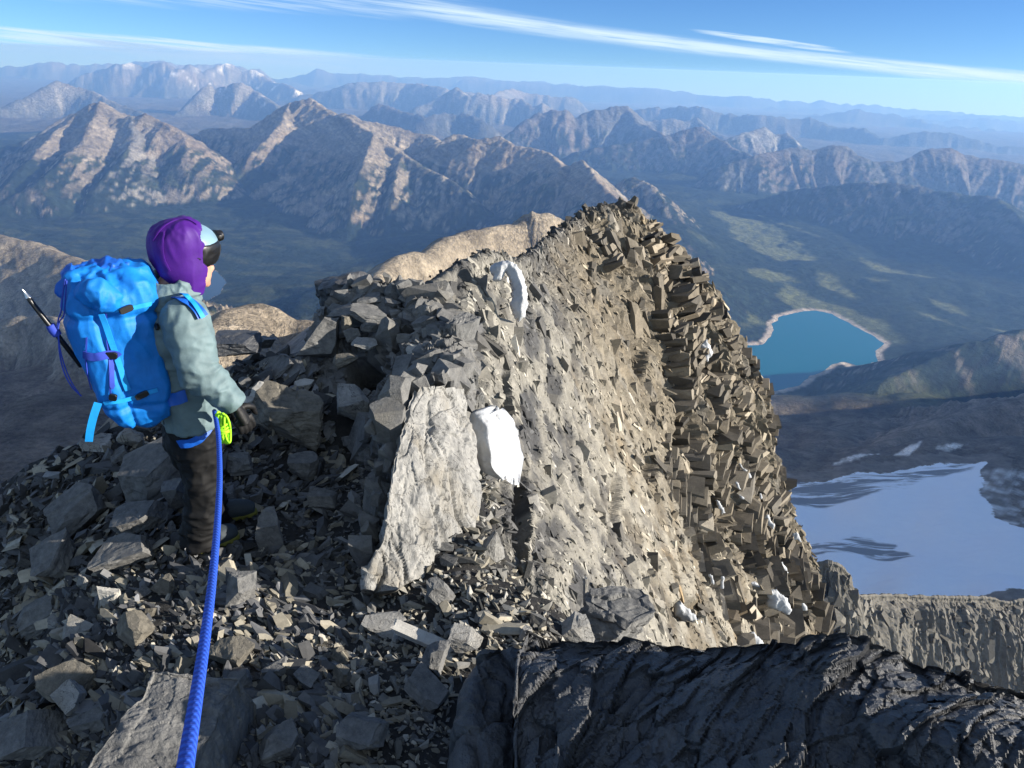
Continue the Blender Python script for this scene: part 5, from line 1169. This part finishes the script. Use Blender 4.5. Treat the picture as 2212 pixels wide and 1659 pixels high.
def cloth(name, col, rough=0.7, spec=0.25, sheen=0.0, weave=900, var=0.12, bump=0.25, obj=False):
    t = NT(name); p = t.coord(1.0, obj=obj)
    a = t.noise(p, 14, 5, 0.6); w = t.noise(p, weave, 2, 0.5)
    c = t.mix(t.ramp(a, [(0.35, 0.0), (0.65, 1.0)]), tuple(x * (1 - var) for x in col), tuple(min(1, x * (1 + var)) for x in col))
    t.bump(t.math('ADD', t.math('MULTIPLY', a, 0.8), t.math('MULTIPLY', w, 0.1)), bump, 0.01)
    t.bsdf.inputs['Sheen Weight'].default_value = sheen
    return t.done(c, rough, spec)
M_JACKET = cloth('jacket_fabric', (0.1092, 0.1596, 0.1722), 0.65, 0.3, bump=.5)
M_PANTS = cloth('trouser_fabric', (0.0055, 0.0056, 0.0062), 0.75, 0.25, var=.25)
M_HOOD = cloth('hood_fabric', (0.05208, 0.00672, 0.168), 0.6, 0.3)
M_PACK = cloth('pack_nylon', (0.00336, 0.147, 0.504), 0.58, 0.3, bump=.5)
M_PACK2 = cloth('pack_nylon_deep', (0.00504, 0.084, 0.42), 0.5, 0.4)
M_STRAP = cloth('blue_webbing', (0.0084, 0.2436, 0.63), 0.6, 0.3, weave=400)
M_NAVY = cloth('navy_webbing', (0.0252, 0.0504, 0.336), 0.7, 0.25, weave=400)
M_BLACK = cloth('black_plastic', (0.006, 0.006, 0.0065), 0.4, 0.5, bump=.05)
M_GLOVE = cloth('black_glove', (0.006, 0.006, 0.0065), 0.6, 0.3)
M_SHELL = cloth('helmet_shell', (0.1596, 0.2604, 0.3276), 0.35, 0.5, bump=.03, var=.03)
M_SKIN = cloth('skin', (0.42, 0.2268, 0.1596), 0.55, 0.3, bump=.1, weave=300)
M_LENS = cloth('blue_lens', (0.03, 0.16, 0.38), 0.08, 0.8, bump=0, var=.1)
M_LIME = cloth('lime_cord', (0.2772, 0.6552, 0.0168), 0.7, 0.3, weave=500)
M_SOLE = cloth('olive_sole', (0.13, 0.13, 0.03), 0.8, 0.2)
M_BOOT = cloth('dark_boot', (0.03, 0.04, 0.05), 0.7, 0.3)
M_METAL = cloth('steel', (0.6, 0.6, 0.6), 0.3, 0.5, bump=.05); M_METAL.node_tree.nodes['Principled BSDF'].inputs['Metallic'].default_value = 1.0

D0 = 3.30
def wr(P, sc, amp, dirv=(1, 1, 1), seed=0.0, sharp=2):
    """cloth folds: thin crests between slack hollows"""
    q = P * np.array(dirv) * sc + seed; q = q + 0.45 * np.stack([fbm3(P * sc * .6 + 3, 2), fbm3(P * sc * .6 + 11, 2), fbm3(P * sc * .6 + 23, 2)], -1)
    r = np.clip(0.5 + 0.5 * ridged3(q, sharp), 0, 1)
    return amp * (1.5 * r**3 - 0.25)
hip = at(418, 930, D0)
person = empty('person', at(425, 1208, 3.28), 'person in purple hood, grey green jacket and black trousers, seen from behind on the ridge', 'person')
neck = at(368, 640, D0 - .02)
torso = [(at(420, 906, D0), .145, .185), (at(412, 870, D0), .150, .190), (at(403, 820, D0), .150, .190), (at(393, 760, D0 - .01), .150, .195), (at(384, 712, D0 - .02), .150, .205), (at(376, 678, D0 - .02), .135, .20), (at(371, 655, D0 - .02), .11, .145), (at(370, 632, D0 - .01), .088, .098), (at(374, 606, D0), .086, .092)]
sh = np.array(torso[4][0])
r_sh = at(400, 692, D0 - .19); r_el = at(431, 802, D0 - .26); r_wr = at(506, 874, D0 - .24)
l_sh = at(345, 690, D0 + .16); l_el = at(420, 800, D0 + .26); l_wr = at(492, 868, D0 + .14)
def mid(a, b, t, off=0): return a * (1 - t) + b * t + off
sleeve_r = tube([mid(sh, r_sh, .55), r_sh, mid(r_sh, r_el, .5, RV * .012), r_el, mid(r_el, r_wr, .5), r_wr, mid(r_el, r_wr, 1.06)], [.085, .098, .092, .084, .072, .062, .052], 40, 24)
sleeve_l = tube([mid(sh, l_sh, .55), l_sh, mid(l_sh, l_el, .5), l_el, mid(l_el, l_wr, .5), l_wr], [.085, .09, .085, .078, .066, .056], 36, 20)
def d_jacket(P):
    a = P - r_el; near = np.exp(-(a**2).sum(1) / .045)
    arm = np.clip(((P - sh) @ RV - .12) / .08, 0, 1)
    d = wr(P, 4.5, .014, (1, 1, .4), 2) + wr(P, 8, .007, (.6, .9, 1.5), 5) + near * wr(P, 11, .016, (.5, .5, 1.3), 9) + arm * wr(P, 7, .009, (1.3, .8, .6), 4) - .008
    hem = np.exp(-((P[:, 2] - hip[2] - .07) / .05)**2)
    return d - .006 + hem * wr(P, 18, .005, (1, 1, .3), 1)
jk = part('jacket', fused('jacket', [body_loft(torso, 44, 44, 2.3), sleeve_r, sleeve_l], .0075, 2, d_jacket), M_JACKET, person)
# standing collar
ct = at(376, 612, D0)
col_s = [(at(366, 655, D0 - .02), .125, .150), (at(368, 634, D0 - .01), .130, .142), (at(372, 614, D0), .132, .138), (at(374, 602, D0), .126, .130), (at(375, 598, D0), .112, .116), (at(374, 612, D0), .09, .09)]
part('collar', fused('collar', [body_loft(col_s, 28, 40, 2.0)], .006, 2, lambda P: wr(P, 11, .016, (.7, .7, 1.5), 3) + wr(P, 20, .006) - .008), M_JACKET, jk)
# trousers
r_hip, r_kn, r_an = at(428, 945, D0 - .06), at(441, 1062, D0 - .05), at(433, 1172, D0 - .03)
l_hip, l_kn, l_an = at(408, 945, D0 + .10), at(440, 1060, D0 + .22), at(480, 1146, D0 + .30)
leg_r = tube([mid(r_hip, r_kn, -.2), r_hip, mid(r_hip, r_kn, .5), r_kn, mid(r_kn, r_an, .5), r_an], [.11, .112, .095, .084, .080, .076], 40, 24)
leg_l = tube([mid(l_hip, l_kn, -.2), l_hip, mid(l_hip, l_kn, .5), l_kn, mid(l_kn, l_an, .5), l_an], [.10, .105, .090, .078, .072, .070], 40, 24)
pel = body_loft([(at(424, 980, D0), .09, .12), (at(422, 955, D0), .135, .175), (at(419, 920, D0), .14, .18), (at(414, 885, D0), .135, .17)], 20, 36)
def d_pants(P):
    z = P[:, 2]; lo = np.clip((r_kn[2] - z + .05) / .3, 0, 1)
    return wr(P, 5, .018, (1, 1, .6), 3) + wr(P, 11, .011, (.7, .7, 1.3), 6) + lo * wr(P, 13, .020, (.5, .5, 1.3), 8) - .012
tr = part('trousers', fused('trousers', [leg_r, leg_l, pel], .0075, 2, d_pants), M_PANTS, person)
# body under the clothes: one continuous figure
HA = R(36); HF = np.array((math.sin(HA), math.cos(HA), 0.0)); HR = np.array((HF[1], -HF[0], 0.0))
hc = at(399, 552, D0 + .02)
hf = hc - UV * .030
head = body_loft([(hf + UV * -.125 + HF * .03, .05, .045), (hf + UV * -.09 + HF * .025, .085, .062), (hf + UV * -.04 + HF * .012, .10, .074), (hf + UV * .02, .102, .078), (hf + UV * .07 - HF * .005, .088, .07), (hf + UV * .105 - HF * .01, .04, .035)], 24, 28, 2.0, HF, HR)
nose = tube([hf + HF * .10 + UV * -.005, hf + HF * .118 + UV * -.035, hf + HF * .128 + UV * -.052, hf + HF * .10 + UV * -.062], [.011, .013, .016, .012], 12, 10)
chin = tube([hf + HF * .07 + UV * -.115, hf + HF * .10 + UV * -.105], [.03, .028], 8, 10)
lips = tube([hf + HF * .104 + UV * -.078 - HR * .022, hf + HF * .112 + UV * -.078, hf + HF * .104 + UV * -.078 + HR * .022], [.006, .009, .006], 8, 8)
nk = tube([neck + UV * -.06, neck + UV * .04, hc + UV * -.08 - HF * .01], [.06, .058, .06], 16, 18)
inner = [head, nose, chin, lips, nk, body_loft([(c, d * .78, w * .8) for c, d, w in torso[:-2]], 30, 30)]
inner += [tube([mid(sh, r_sh, .5), r_sh, r_el, r_wr, mid(r_el, r_wr, 1.12)], [.06, .062, .05, .034, .03], 30, 14), tube([mid(sh, l_sh, .5), l_sh, l_el, l_wr, mid(l_el, l_wr, 1.12)], [.06, .06, .05, .034, .03], 30, 14),
          tube([r_hip, r_kn, r_an, mid(r_kn, r_an, 1.05)], [.085, .058, .042, .04], 30, 14), tube([l_hip, l_kn, l_an, mid(l_kn, l_an, 1.05)], [.085, .058, .042, .04], 30, 14), body_loft([(at(422, 955, D0), .10, .13), (at(414, 885, D0), .10, .13)], 12, 20)]
part('body', fused('body', inner, .012, 2), M_SKIN, person)
# helmet: pale shell, black lower band, headlamp
def ellip(c, a, b, h, n=26, k=36, lo=-1.0, hi=1.0):
    t = np.linspace(lo, hi, n); return body_loft([(c + UV * h * s, a * math.sqrt(max(1 - s * s, .0004)), b * math.sqrt(max(1 - s * s, .0004))) for s in t], n, k, 2.0, HF, HR)
hel_c = hc + UV * .035 + HF * .018
hm = fused('helmet', [ellip(hel_c, .148, .116, .110, lo=-.25)], .006, 2, lambda P: .003 * np.cos((P - hel_c) @ HR * 60))
helmet = part('helmet', hm, M_SHELL, person)
band = fused('helmet_band', [body_loft([(hel_c + UV * -.082, .108, .092), (hel_c + UV * -.062, .130, .108), (hel_c + UV * -.030, .146, .117), (hel_c + UV * .002, .152, .120), (hel_c + UV * .022 - HF * .004, .149, .117)], 16, 44, 2.0, HF, HR)], .006, 1, lambda P: .004 * ridged3(P * np.array((16, 16, 30)), 1))
part('helmet_band', band, M_BLACK, helmet)
hl = hel_c + HF * .158 + UV * .030
lamp = part('headlamp', fused('headlamp', [tube([hl - HF * .014, hl + HF * .022], [.030, .025], 8, 20), tube([hl - HF * .01 - HR * .04, hl - HF * .005, hl - HF * .01 + HR * .04], [.012, .018, .012], 10, 10)], .004, 1), M_BLACK, helmet)
part('lamp_lens', fused('lamp_lens', [tube([hl + HF * .020, hl + HF * .026], [.018, .016], 6, 16)], .003, 1), M_METAL, lamp)
# hood pulled over the helmet from behind
def d_hood(P):
    top = np.exp(-((P[:, 2] - hc[2] - .12) / .035)**2)
    return wr(P, 7, .007, (1, 1, .3), 2) + wr(P, 4, .010, (1.6, 1.6, .2), 6) + top * wr(P, 16, .010, (1, 1, .3), 4) - .006
hs_ = [(at(404, 632, D0), .066, .072), (at(403, 608, D0), .078, .084), (at(395, 582, D0), .106, .104), (at(388, 550, D0 + .01), .124, .120), (at(386, 522, D0 + .01), .128, .124), (at(389, 498, D0 + .02), .116, .112), (at(394, 479, D0 + .03), .084, .080), (at(397, 471, D0 + .03), .03, .03)]
hme = fused('hood', [body_loft(hs_, 40, 44, 2.15, HF, HR)], .006, 3, d_hood)
bm = bmesh.new(); bm.from_mesh(hme)
cut = [v for v in bm.verts if (np.array(v.co) - hc) @ HF > .036 + .25 * max(0, -(v.co.z - hc[2]) - .06) + .02 * math.sin(v.co.z * 60)]
bmesh.ops.delete(bm, geom=cut, context='VERTS'); bm.to_mesh(hme); bm.free()
hood = part('hood', hme, M_HOOD, person); sm = hood.modifiers.new('thick', 'SOLIDIFY'); sm.thickness = .004
# sunglasses
def lens(c, r1): return ellip(c, .008, r1, .021, 12, 18)
gc = hf + HF * .106 + UV * -.010
sg = part('sunglasses', fused('sunglasses', [lens(gc + HR * .033, .03), lens(gc - HR * .033, .03), tube([gc + HR * .06 - HF * .01, hc + HR * .082 + HF * .03 + UV * -.004, hc + HR * .082 - HF * .04], [.008, .007, .006], 16, 8), tube([gc - HR * .06 - HF * .01, hc - HR * .082 + HF * .03, hc - HR * .082 - HF * .04], [.008, .007, .006], 16, 8)], .0035, 1), M_LENS, person)
# gloved hands: palm, four bent fingers, thumb
def hand(name, wrist, along, back, parent, mat, s=1.0, curl=.5):
    al = along / np.linalg.norm(along); bk = back - al * (back @ al); bk /= np.linalg.norm(bk); sd = np.cross(al, bk)
    ps = [tube([wrist - al * .05, wrist, wrist + al * .035 * s, wrist + al * .085 * s], [.040, .036, .040 * s, .038 * s], 16, 16, .62)]
    for k, (o, L) in enumerate(((-.030, .062), (-.010, .074), (.011, .070), (.030, .055))):
        b = wrist + al * .080 * s + sd * o * s; p = [b - al * .02, b]; d = al.copy()
        for j in range(3):
            a = curl * (.55, .75, .6)[j]; d = d * math.cos(a) - bk * math.sin(a); d /= np.linalg.norm(d); p.append(p[-1] + d * L * s * (.42, .34, .26)[j])
        ps.append(tube(p, [.0125 * s, .012 * s, .0118 * s, .011 * s, .0085 * s], 20, 10))
    t0 = wrist + al * .02 * s - sd * .032 * s; d1 = al * .6 - sd * .75 - bk * .25; d1 /= np.linalg.norm(d1); d2 = al * .9 - sd * .15 - bk * .5; d2 /= np.linalg.norm(d2)
    ps.append(tube([t0 + sd * .02, t0, t0 + d1 * .038 * s, t0 + d1 * .038 * s + d2 * .030 * s, t0 + d1 * .04 * s + d2 * .052 * s], [.016, .016, .014, .0125, .009], 20, 10))
    return part(name, fused(name, ps, .0042, 2, lambda P: wr(P, 40, .0012)), mat, parent)
hand('glove', mid(r_el, r_wr, 1.05), r_wr - r_el + UV * -.16, RV * .9 + FV * .3, person, M_GLOVE, 1.08, .6)
hand('glove', mid(l_el, l_wr, 1.05), l_wr - l_el + UV * -.10, -RV, person, M_GLOVE, 1.05, .8)
# boots
def boot(an, yaw, nm='boot'):
    f = np.array((math.sin(yaw), math.cos(yaw), 0)); r = np.array((f[1], -f[0], 0)); g = np.array((an[0], an[1], float(gz(an[0], an[1])) + .035))
    up = tube([an + UV * .06 - f * .01, an * .5 + g * .5 + UV * .03 - f * .01, g + UV * .045 + f * .0], [.060, .064, .062], 16, 18)
    ft = tube([g + UV * .045 - f * .06, g + UV * .045 + f * .05, g + UV * .038 + f * .14, g + UV * .028 + f * .19], [.050, .056, .050, .032], 24, 18)
    b = part(nm, fused(nm, [up, ft], .007, 3, lambda P: wr(P, 25, .002)), M_BOOT, person)
    so = body_loft([(g + f * .06 + UV * -.012, .140, .046), (g + f * .06 + UV * .0, .146, .050), (g + f * .06 + UV * .018, .143, .048)], 10, 30, 2.6, f, r)
    part('sole', fused('sole', [so], .006, 1, lambda P: .003 * np.sign(np.sin(P @ f * 160)) * (P[:, 2] < g[2] + .0)), M_SOLE, b)
boot(r_an, FA - .15); boot(l_an, FA + .15)

def bvh_of(*objs):
    V, F, n = [], [], 0
    for o in objs:
        M4 = o.matrix_basis if False else None
        for v in o.data.vertices: V.append(v.co.copy())
        F += [tuple(i + n for i in p.vertices) for p in o.data.polygons]; n = len(V)
    return BVHTree.FromPolygons(V, F)
def cast(b, px, py, lift=.004):
    v = Vector(ray(px, py)); h = b.ray_cast(Vector((0, 0, 0)), v, 20)
    if h[0] is None: return None
    n = h[1] if h[1].dot(v) < 0 else -h[1]
    return np.array(h[0] + n * lift), np.array(n)
def ribbon(name, P, Nn_, w, mat, parent, thick=.0035, n=40):
    P = catmull(np.array(P), n); Nn_ = catmull(np.array(Nn_), n); T = np.gradient(P, axis=0); T /= np.linalg.norm(T, axis=1)[:, None]
    B = np.cross(T, Nn_); B /= np.linalg.norm(B, axis=1)[:, None]; Q = np.cross(B, T)
    V = np.concatenate([P + B * w / 2, P - B * w / 2, P + B * w / 2 + Q * thick, P - B * w / 2 + Q * thick]); F = []
    for i in range(n - 1):
        a, b, c, d = i, n + i, 2 * n + i, 3 * n + i
        F += [(c, c + 1, d + 1, d), (b, b + 1, a + 1, a), (a, a + 1, c + 1, c), (d, d + 1, b + 1, b)]
    F += [(0, n, 3 * n, 2 * n), (n - 1, 3 * n - 1, 4 * n - 1, 2 * n - 1)]
    return part(name, mesh_np(name, V, np.array(F), None, False), mat, parent)
def strap(name, bv, pix, w, mat, parent, lift=.004, n=40, sub=8):
    pts, ns = [], []
    pp = catmull(np.array(pix, float), sub)
    for a, b in pp:
        h = cast(bv, a, b, lift)
        if h: pts.append(h[0]); ns.append(h[1])
    if len(pts) < 3: return None
    ns = np.array(ns); ns[1:-1] = (ns[:-2] + ns[1:-1] * 2 + ns[2:]) / 4
    return ribbon(name, pts, ns, w, mat, parent, n=n)
# harness: belt and leg loop
bt = bvh_of(tr)
bh = bvh_of(hood)
strap('seam', bh, [(424, 486), (400, 474), (372, 480), (348, 496), (332, 520)], .006, M_HOOD, hood, .003)
strap('seam', bh, [(356, 500), (352, 530), (356, 560), (368, 585)], .006, M_HOOD, hood, .003)
strap('leg_loop', bt, [(388, 958), (405, 957), (425, 950), (440, 936), (449, 924)], .045, M_PACK2, person, .006)

# ------------------------------------------------------------------ backpack
pk0 = at(285, 880, D0 - .16)
pack = empty('backpack', at(292, 903, D0 - .16), 'bright blue roll top climbing backpack on the back of the hiker', 'backpack')
PD = D0 - .17
secs = [(at(312, 901, PD + .02), .06, .09), (at(308, 891, PD + .02), .120, .13), (at(299, 862, PD + .01), .160, .150), (at(285, 815, PD), .170, .158), (at(264, 760, PD), .182, .162), (at(248, 705, PD), .192, .168), (at(240, 660, PD), .188, .165), (at(237, 625, PD), .175, .152), (at(234, 600, PD), .160, .120), (at(230, 586, PD), .155, .072), (at(226, 577, PD), .150, .038)]
pc = np.array(secs[5][0])
def d_pack(P):
    z = P[:, 2]; top = np.clip((z - at(230, 668, PD)[2]) / .12, 0, 1); bot = np.clip((at(280, 830, PD)[2] - z) / .2, 0, 1)
    side = (P - pc) @ RV
    seam = np.exp(-(((P - pc) @ FV + .055 + .15 * (z - pc[2])) / .010)**2) * (side > .05)
    d = wr(P, 3.0, .020, (1, 1, .45), 1) + wr(P, 6, .009, (1, 1, .3), 4) + wr(P, 14, .003, (1, 1, .4), 6) + top * (wr(P, 7, .018, (1, 1, .25), 7) + wr(P, 15, .009, (1, 1, .3), 2)) + bot * wr(P, 12, .014, (.7, .7, 1), 3) - .014
    cinch = np.exp(-((z - at(230, 668, PD)[2]) / .02)**2) * .018 + np.exp(-((z - at(285, 856, PD)[2] + .0) / .014)**2) * .010
    return d - cinch - .010 * seam - .012
pb = part('pack_body', fused('pack_body', [body_loft(secs, 60, 60, 3.4)], .007, 2, d_pack), M_PACK, pack)
bp_ = bvh_of(pb)
# crumpled roll top and front pocket gather
rt = [tube([at(141, 578, PD - .06), at(160, 590, PD - .05), at(200, 583, PD), at(250, 588, PD + .02), at(300, 606, PD + .04), at(325, 622, PD + .05)], [.012, .034, .05, .055, .050, .03], 40, 18, .7),
      tube([at(146, 584, PD - .05), at(158, 615, PD - .06), at(176, 640, PD - .10)], [.018, .05, .05], 16, 14)]
part('roll_top', fused('roll_top', rt, .006, 2, lambda P: wr(P, 8, .026, (1.3, 1.3, .5), 3) + wr(P, 18, .010, (1, 1, .5)) - .012), M_PACK2, pack)
pkt = [tube([at(176, 640, PD - .12), at(205, 632, PD - .15), at(226, 646, PD - .14), at(225, 668, PD - .15)], [.04, .055, .05, .03], 24, 18)]
part('top_pocket', fused('top_pocket', pkt, .006, 2, lambda P: wr(P, 7, .022, (1, 1, .5), 6) + wr(P, 16, .007) - .010), M_PACK, pack)
def buckle(px, py, w, h, rot, bv=None):
    hh = cast(bv or bp_, px, py, .004)
    if not hh: return
    p, n = hh; m = (p @ _f) / FPX; a = _r * math.cos(R(rot)) - _u * math.sin(R(rot)); a = a - n * (a @ n); a /= np.linalg.norm(a); b = np.cross(n, a)
    V = np.array([[x, y, z] for z in (0, 1) for x, y in ((-1, -.7), (-.6, -1), (.6, -1), (1, -.7), (1, .7), (.6, 1), (-.6, 1), (-1, .7), )], float)
    Wd = p + V[:, :1] * a * w * m / 2 + V[:, 1:2] * b * h * m / 2 + V[:, 2:] * n * .013
    F = [tuple(range(7, -1, -1)), tuple(range(8, 16))]; Q = [(i, (i + 1) % 8, 8 + (i + 1) % 8, 8 + i) for i in range(8)]
    me = bpy.data.meshes.new('buckle'); me.from_pydata([tuple(v) for v in Wd], [], F + Q); o = part('buckle', me, M_BLACK, pack)
    bv2 = o.modifiers.new('b', 'BEVEL'); bv2.width = .002
    return o
strap('strap', bp_, [(219, 676), (236, 722), (255, 780), (270, 826), (277, 842)], .024, M_STRAP, pack)
strap('strap', bp_, [(228, 670), (250, 669), (280, 665), (305, 660), (326, 655)], .020, M_STRAP, pack)
strap('strap', bp_, [(182, 764), (200, 770), (222, 768), (244, 764), (256, 770)], .036, M_NAVY, pack, .007)
strap('strap', bp_, [(206, 872), (240, 868), (275, 862), (310, 850), (340, 841)], .020, M_STRAP, pack)
strap('strap', bp_, [(239, 772), (240, 800), (242, 830), (246, 836)], .020, M_NAVY, pack)
strap('piping', bp_, [(229, 640), (230, 690), (233, 750), (236, 800), (240, 850)], .007, M_NAVY, pack)
strap('piping', bp_, [(188, 728), (187, 760), (190, 800), (200, 840)], .006, M_NAVY, pack)
for a in ((270, 667, 30, 15, -4), (241, 766, 26, 16, 10), (306, 852, 28, 13, -16), (246, 856, 16, 16, 20)): buckle(*a)
def free_ribbon(name, pts, nv, w, mat): return ribbon(name, pts, [nv] * len(pts), w, mat, pack, n=24)
free_ribbon('hanging_strap', [at(212, 870, PD - .20), at(202, 900, PD - .21), at(195, 930, PD - .21), at(192, 953, PD - .20)], np.array((.5, -.8, .3)), .032, M_STRAP)
# shoulder strap and hip belt lie on the jacket
bj = bvh_of(jk)
strap('shoulder_strap', bj, [(330, 648), (350, 641), (375, 642), (400, 650), (422, 668), (436, 686)], .055, M_PACK2, pack, .010)
strap('strap', bj, [(366, 626), (385, 632), (405, 650), (420, 668), (434, 688)], .022, M_STRAP, pack, .020)
strap('hip_belt', bj, [(356, 866), (372, 862), (388, 857), (402, 852)], .060, M_PACK2, pack, .012, sub=6)
buckle(344, 706, 16, 9, 45, bj)
for k, pl in enumerate(([(136, 603), (130, 640), (127, 672), (121, 690), (118, 712)], [(139, 606), (136, 645), (133, 680), (124, 694), (120, 712)], [(119, 716), (126, 760), (138, 800), (152, 830), (166, 850)], [(121, 718), (124, 765), (134, 805), (150, 835), (171, 856)])):
    part('cord', mesh_np('cord', *(lambda v, f, t: (v, [np.array(f), np.array(t)]))(*tube([at(a + 5, b, PD - .16) for a, b in pl], .0032, 30, 6))), M_NAVY, pack)
# ice axe carried on the far side of the pack
axe = empty('ice_axe', at(124, 716, PD - .14), 'black ice axe shaft with a steel spike sticking out behind the backpack', 'ice axe')
def tm(name, pts, rad, mat, parent, n=20, k=12, flat=1.0):
    v, f, t = tube(pts, rad, n, k, flat); return part(name, mesh_np(name, v, [np.array(f), np.array(t)]), mat, parent)
tm('shaft', [at(61, 643, PD - .17), at(116, 714, PD - .15), at(175, 790, PD - .08)], .0145, M_BLACK, axe, 20, 14, .75)
tm('spike', [at(47, 624, PD - .175), at(55, 634, PD - .17), at(63, 645, PD - .17)], [.002, .007, .012], M_METAL, axe)
tm('lashing', [at(108, 702, PD - .16), at(116, 713, PD - .155), at(124, 724, PD - .15)], [.018, .021, .018], M_NAVY, axe)

# ------------------------------------------------------------------ rope and cord
def rope_mat():
    t = NT('blue_rope'); uvn = t.add('ShaderNodeUVMap'); 
    sc = t.add('ShaderNodeVectorMath', {0: uvn.outputs[0], 1: (1.0, 1.0, 1.0)}, operation='MULTIPLY').outputs[0]
    s1 = t.add('ShaderNodeSeparateXYZ', {0: sc})
    u, v = s1.outputs[0], s1.outputs[1]
    a = t.math('SINE', t.math('MULTIPLY', t.math('ADD', t.math('MULTIPLY', u, 3.0), t.math('MULTIPLY', v, 42.0)), 6.2832))
    b = t.math('SINE', t.math('MULTIPLY', t.math('SUBTRACT', t.math('MULTIPLY', u, 3.0), t.math('MULTIPLY', v, 84.0)), 6.2832))
    f = t.math('ADD', t.math('ADD', t.math('MULTIPLY', a, 0.38), t.math('MULTIPLY', t.math('MULTIPLY', a, b), 0.12)), 0.5)
    col = t.mix(f, (0.008, 0.035, 0.30), (0.03, 0.115, 0.62))
    t.bump(f, 0.8, 0.004)
    return t.done(col, 0.65, 0.3)
rp = [(463, 888, 3.02), (471, 935, 2.75), (474, 990, 2.45), (474, 1050, 2.15), (469, 1140, 1.78), (459, 1250, 1.40), (444, 1370, 1.07), (424, 1505, .80), (400, 1659, .585), (372, 1850, .40)]
P = catmull(np.array([at(*q) for q in rp]), 260); k = 14
v, f, t = tube([at(*q) for q in rp], .0098, 260, k)
me = bpy.data.meshes.new('rope'); me.from_pydata([tuple(a) for a in v], [], [tuple(q) for q in f] + [tuple(q) for q in t]); me.update()
uvl = me.uv_layers.new(name='UVMap'); Ls = np.concatenate([[0], np.cumsum(np.linalg.norm(np.diff(P, axis=0), axis=1))])
for poly in me.polygons:
    vs = [me.loops[i].vertex_index for i in poly.loop_indices]; js = [i % k for i in vs]
    wrap = max(js) - min(js) > k // 2
    for li, vi, j in zip(poly.loop_indices, vs, js):
        uvl.data[li].uv = ((j + (k if wrap and j < k // 2 else 0)) / k, Ls[min(vi // k, 259)])
    poly.use_smooth = True
me.materials.append(rope_mat()); tag(link('rope', me), 'blue climbing rope running from the waist of the hiker to the camera', 'rope')
# lime green accessory cord, coiled into a bundle at the hip
cb = at(482, 925, 2.93); lp = []
for s in range(7):
    o = RV * (s - 3) * .006 + FV * (s - 3) * .005; w_, h_ = .012 + .003 * (s % 3), .064 + .006 * ((s * 2) % 3); t_ = np.linspace(0, 2 * np.pi, 17)
    lp.append(tube([cb + o + FV * w_ * math.cos(a) + UV * h_ * math.sin(a) + RV * .006 * math.sin(3 * a + s) for a in t_], .0052, 40, 8))
for s in range(6): t_ = np.linspace(0, 2 * np.pi, 13); lp.append(tube([cb + UV * (.020 - s * .0085) + FV * .024 * math.cos(a) + RV * .026 * math.sin(a) + UV * .010 * math.cos(a + s) for a in t_], .0055, 26, 8))
v, f, t = join(lp); tag(link('cord_bundle', mesh_np('cord_bundle', v, [np.array(f), np.array(t)], M_LIME)), 'lime green bundle of cord hanging at the hip beside the black glove', 'cord')
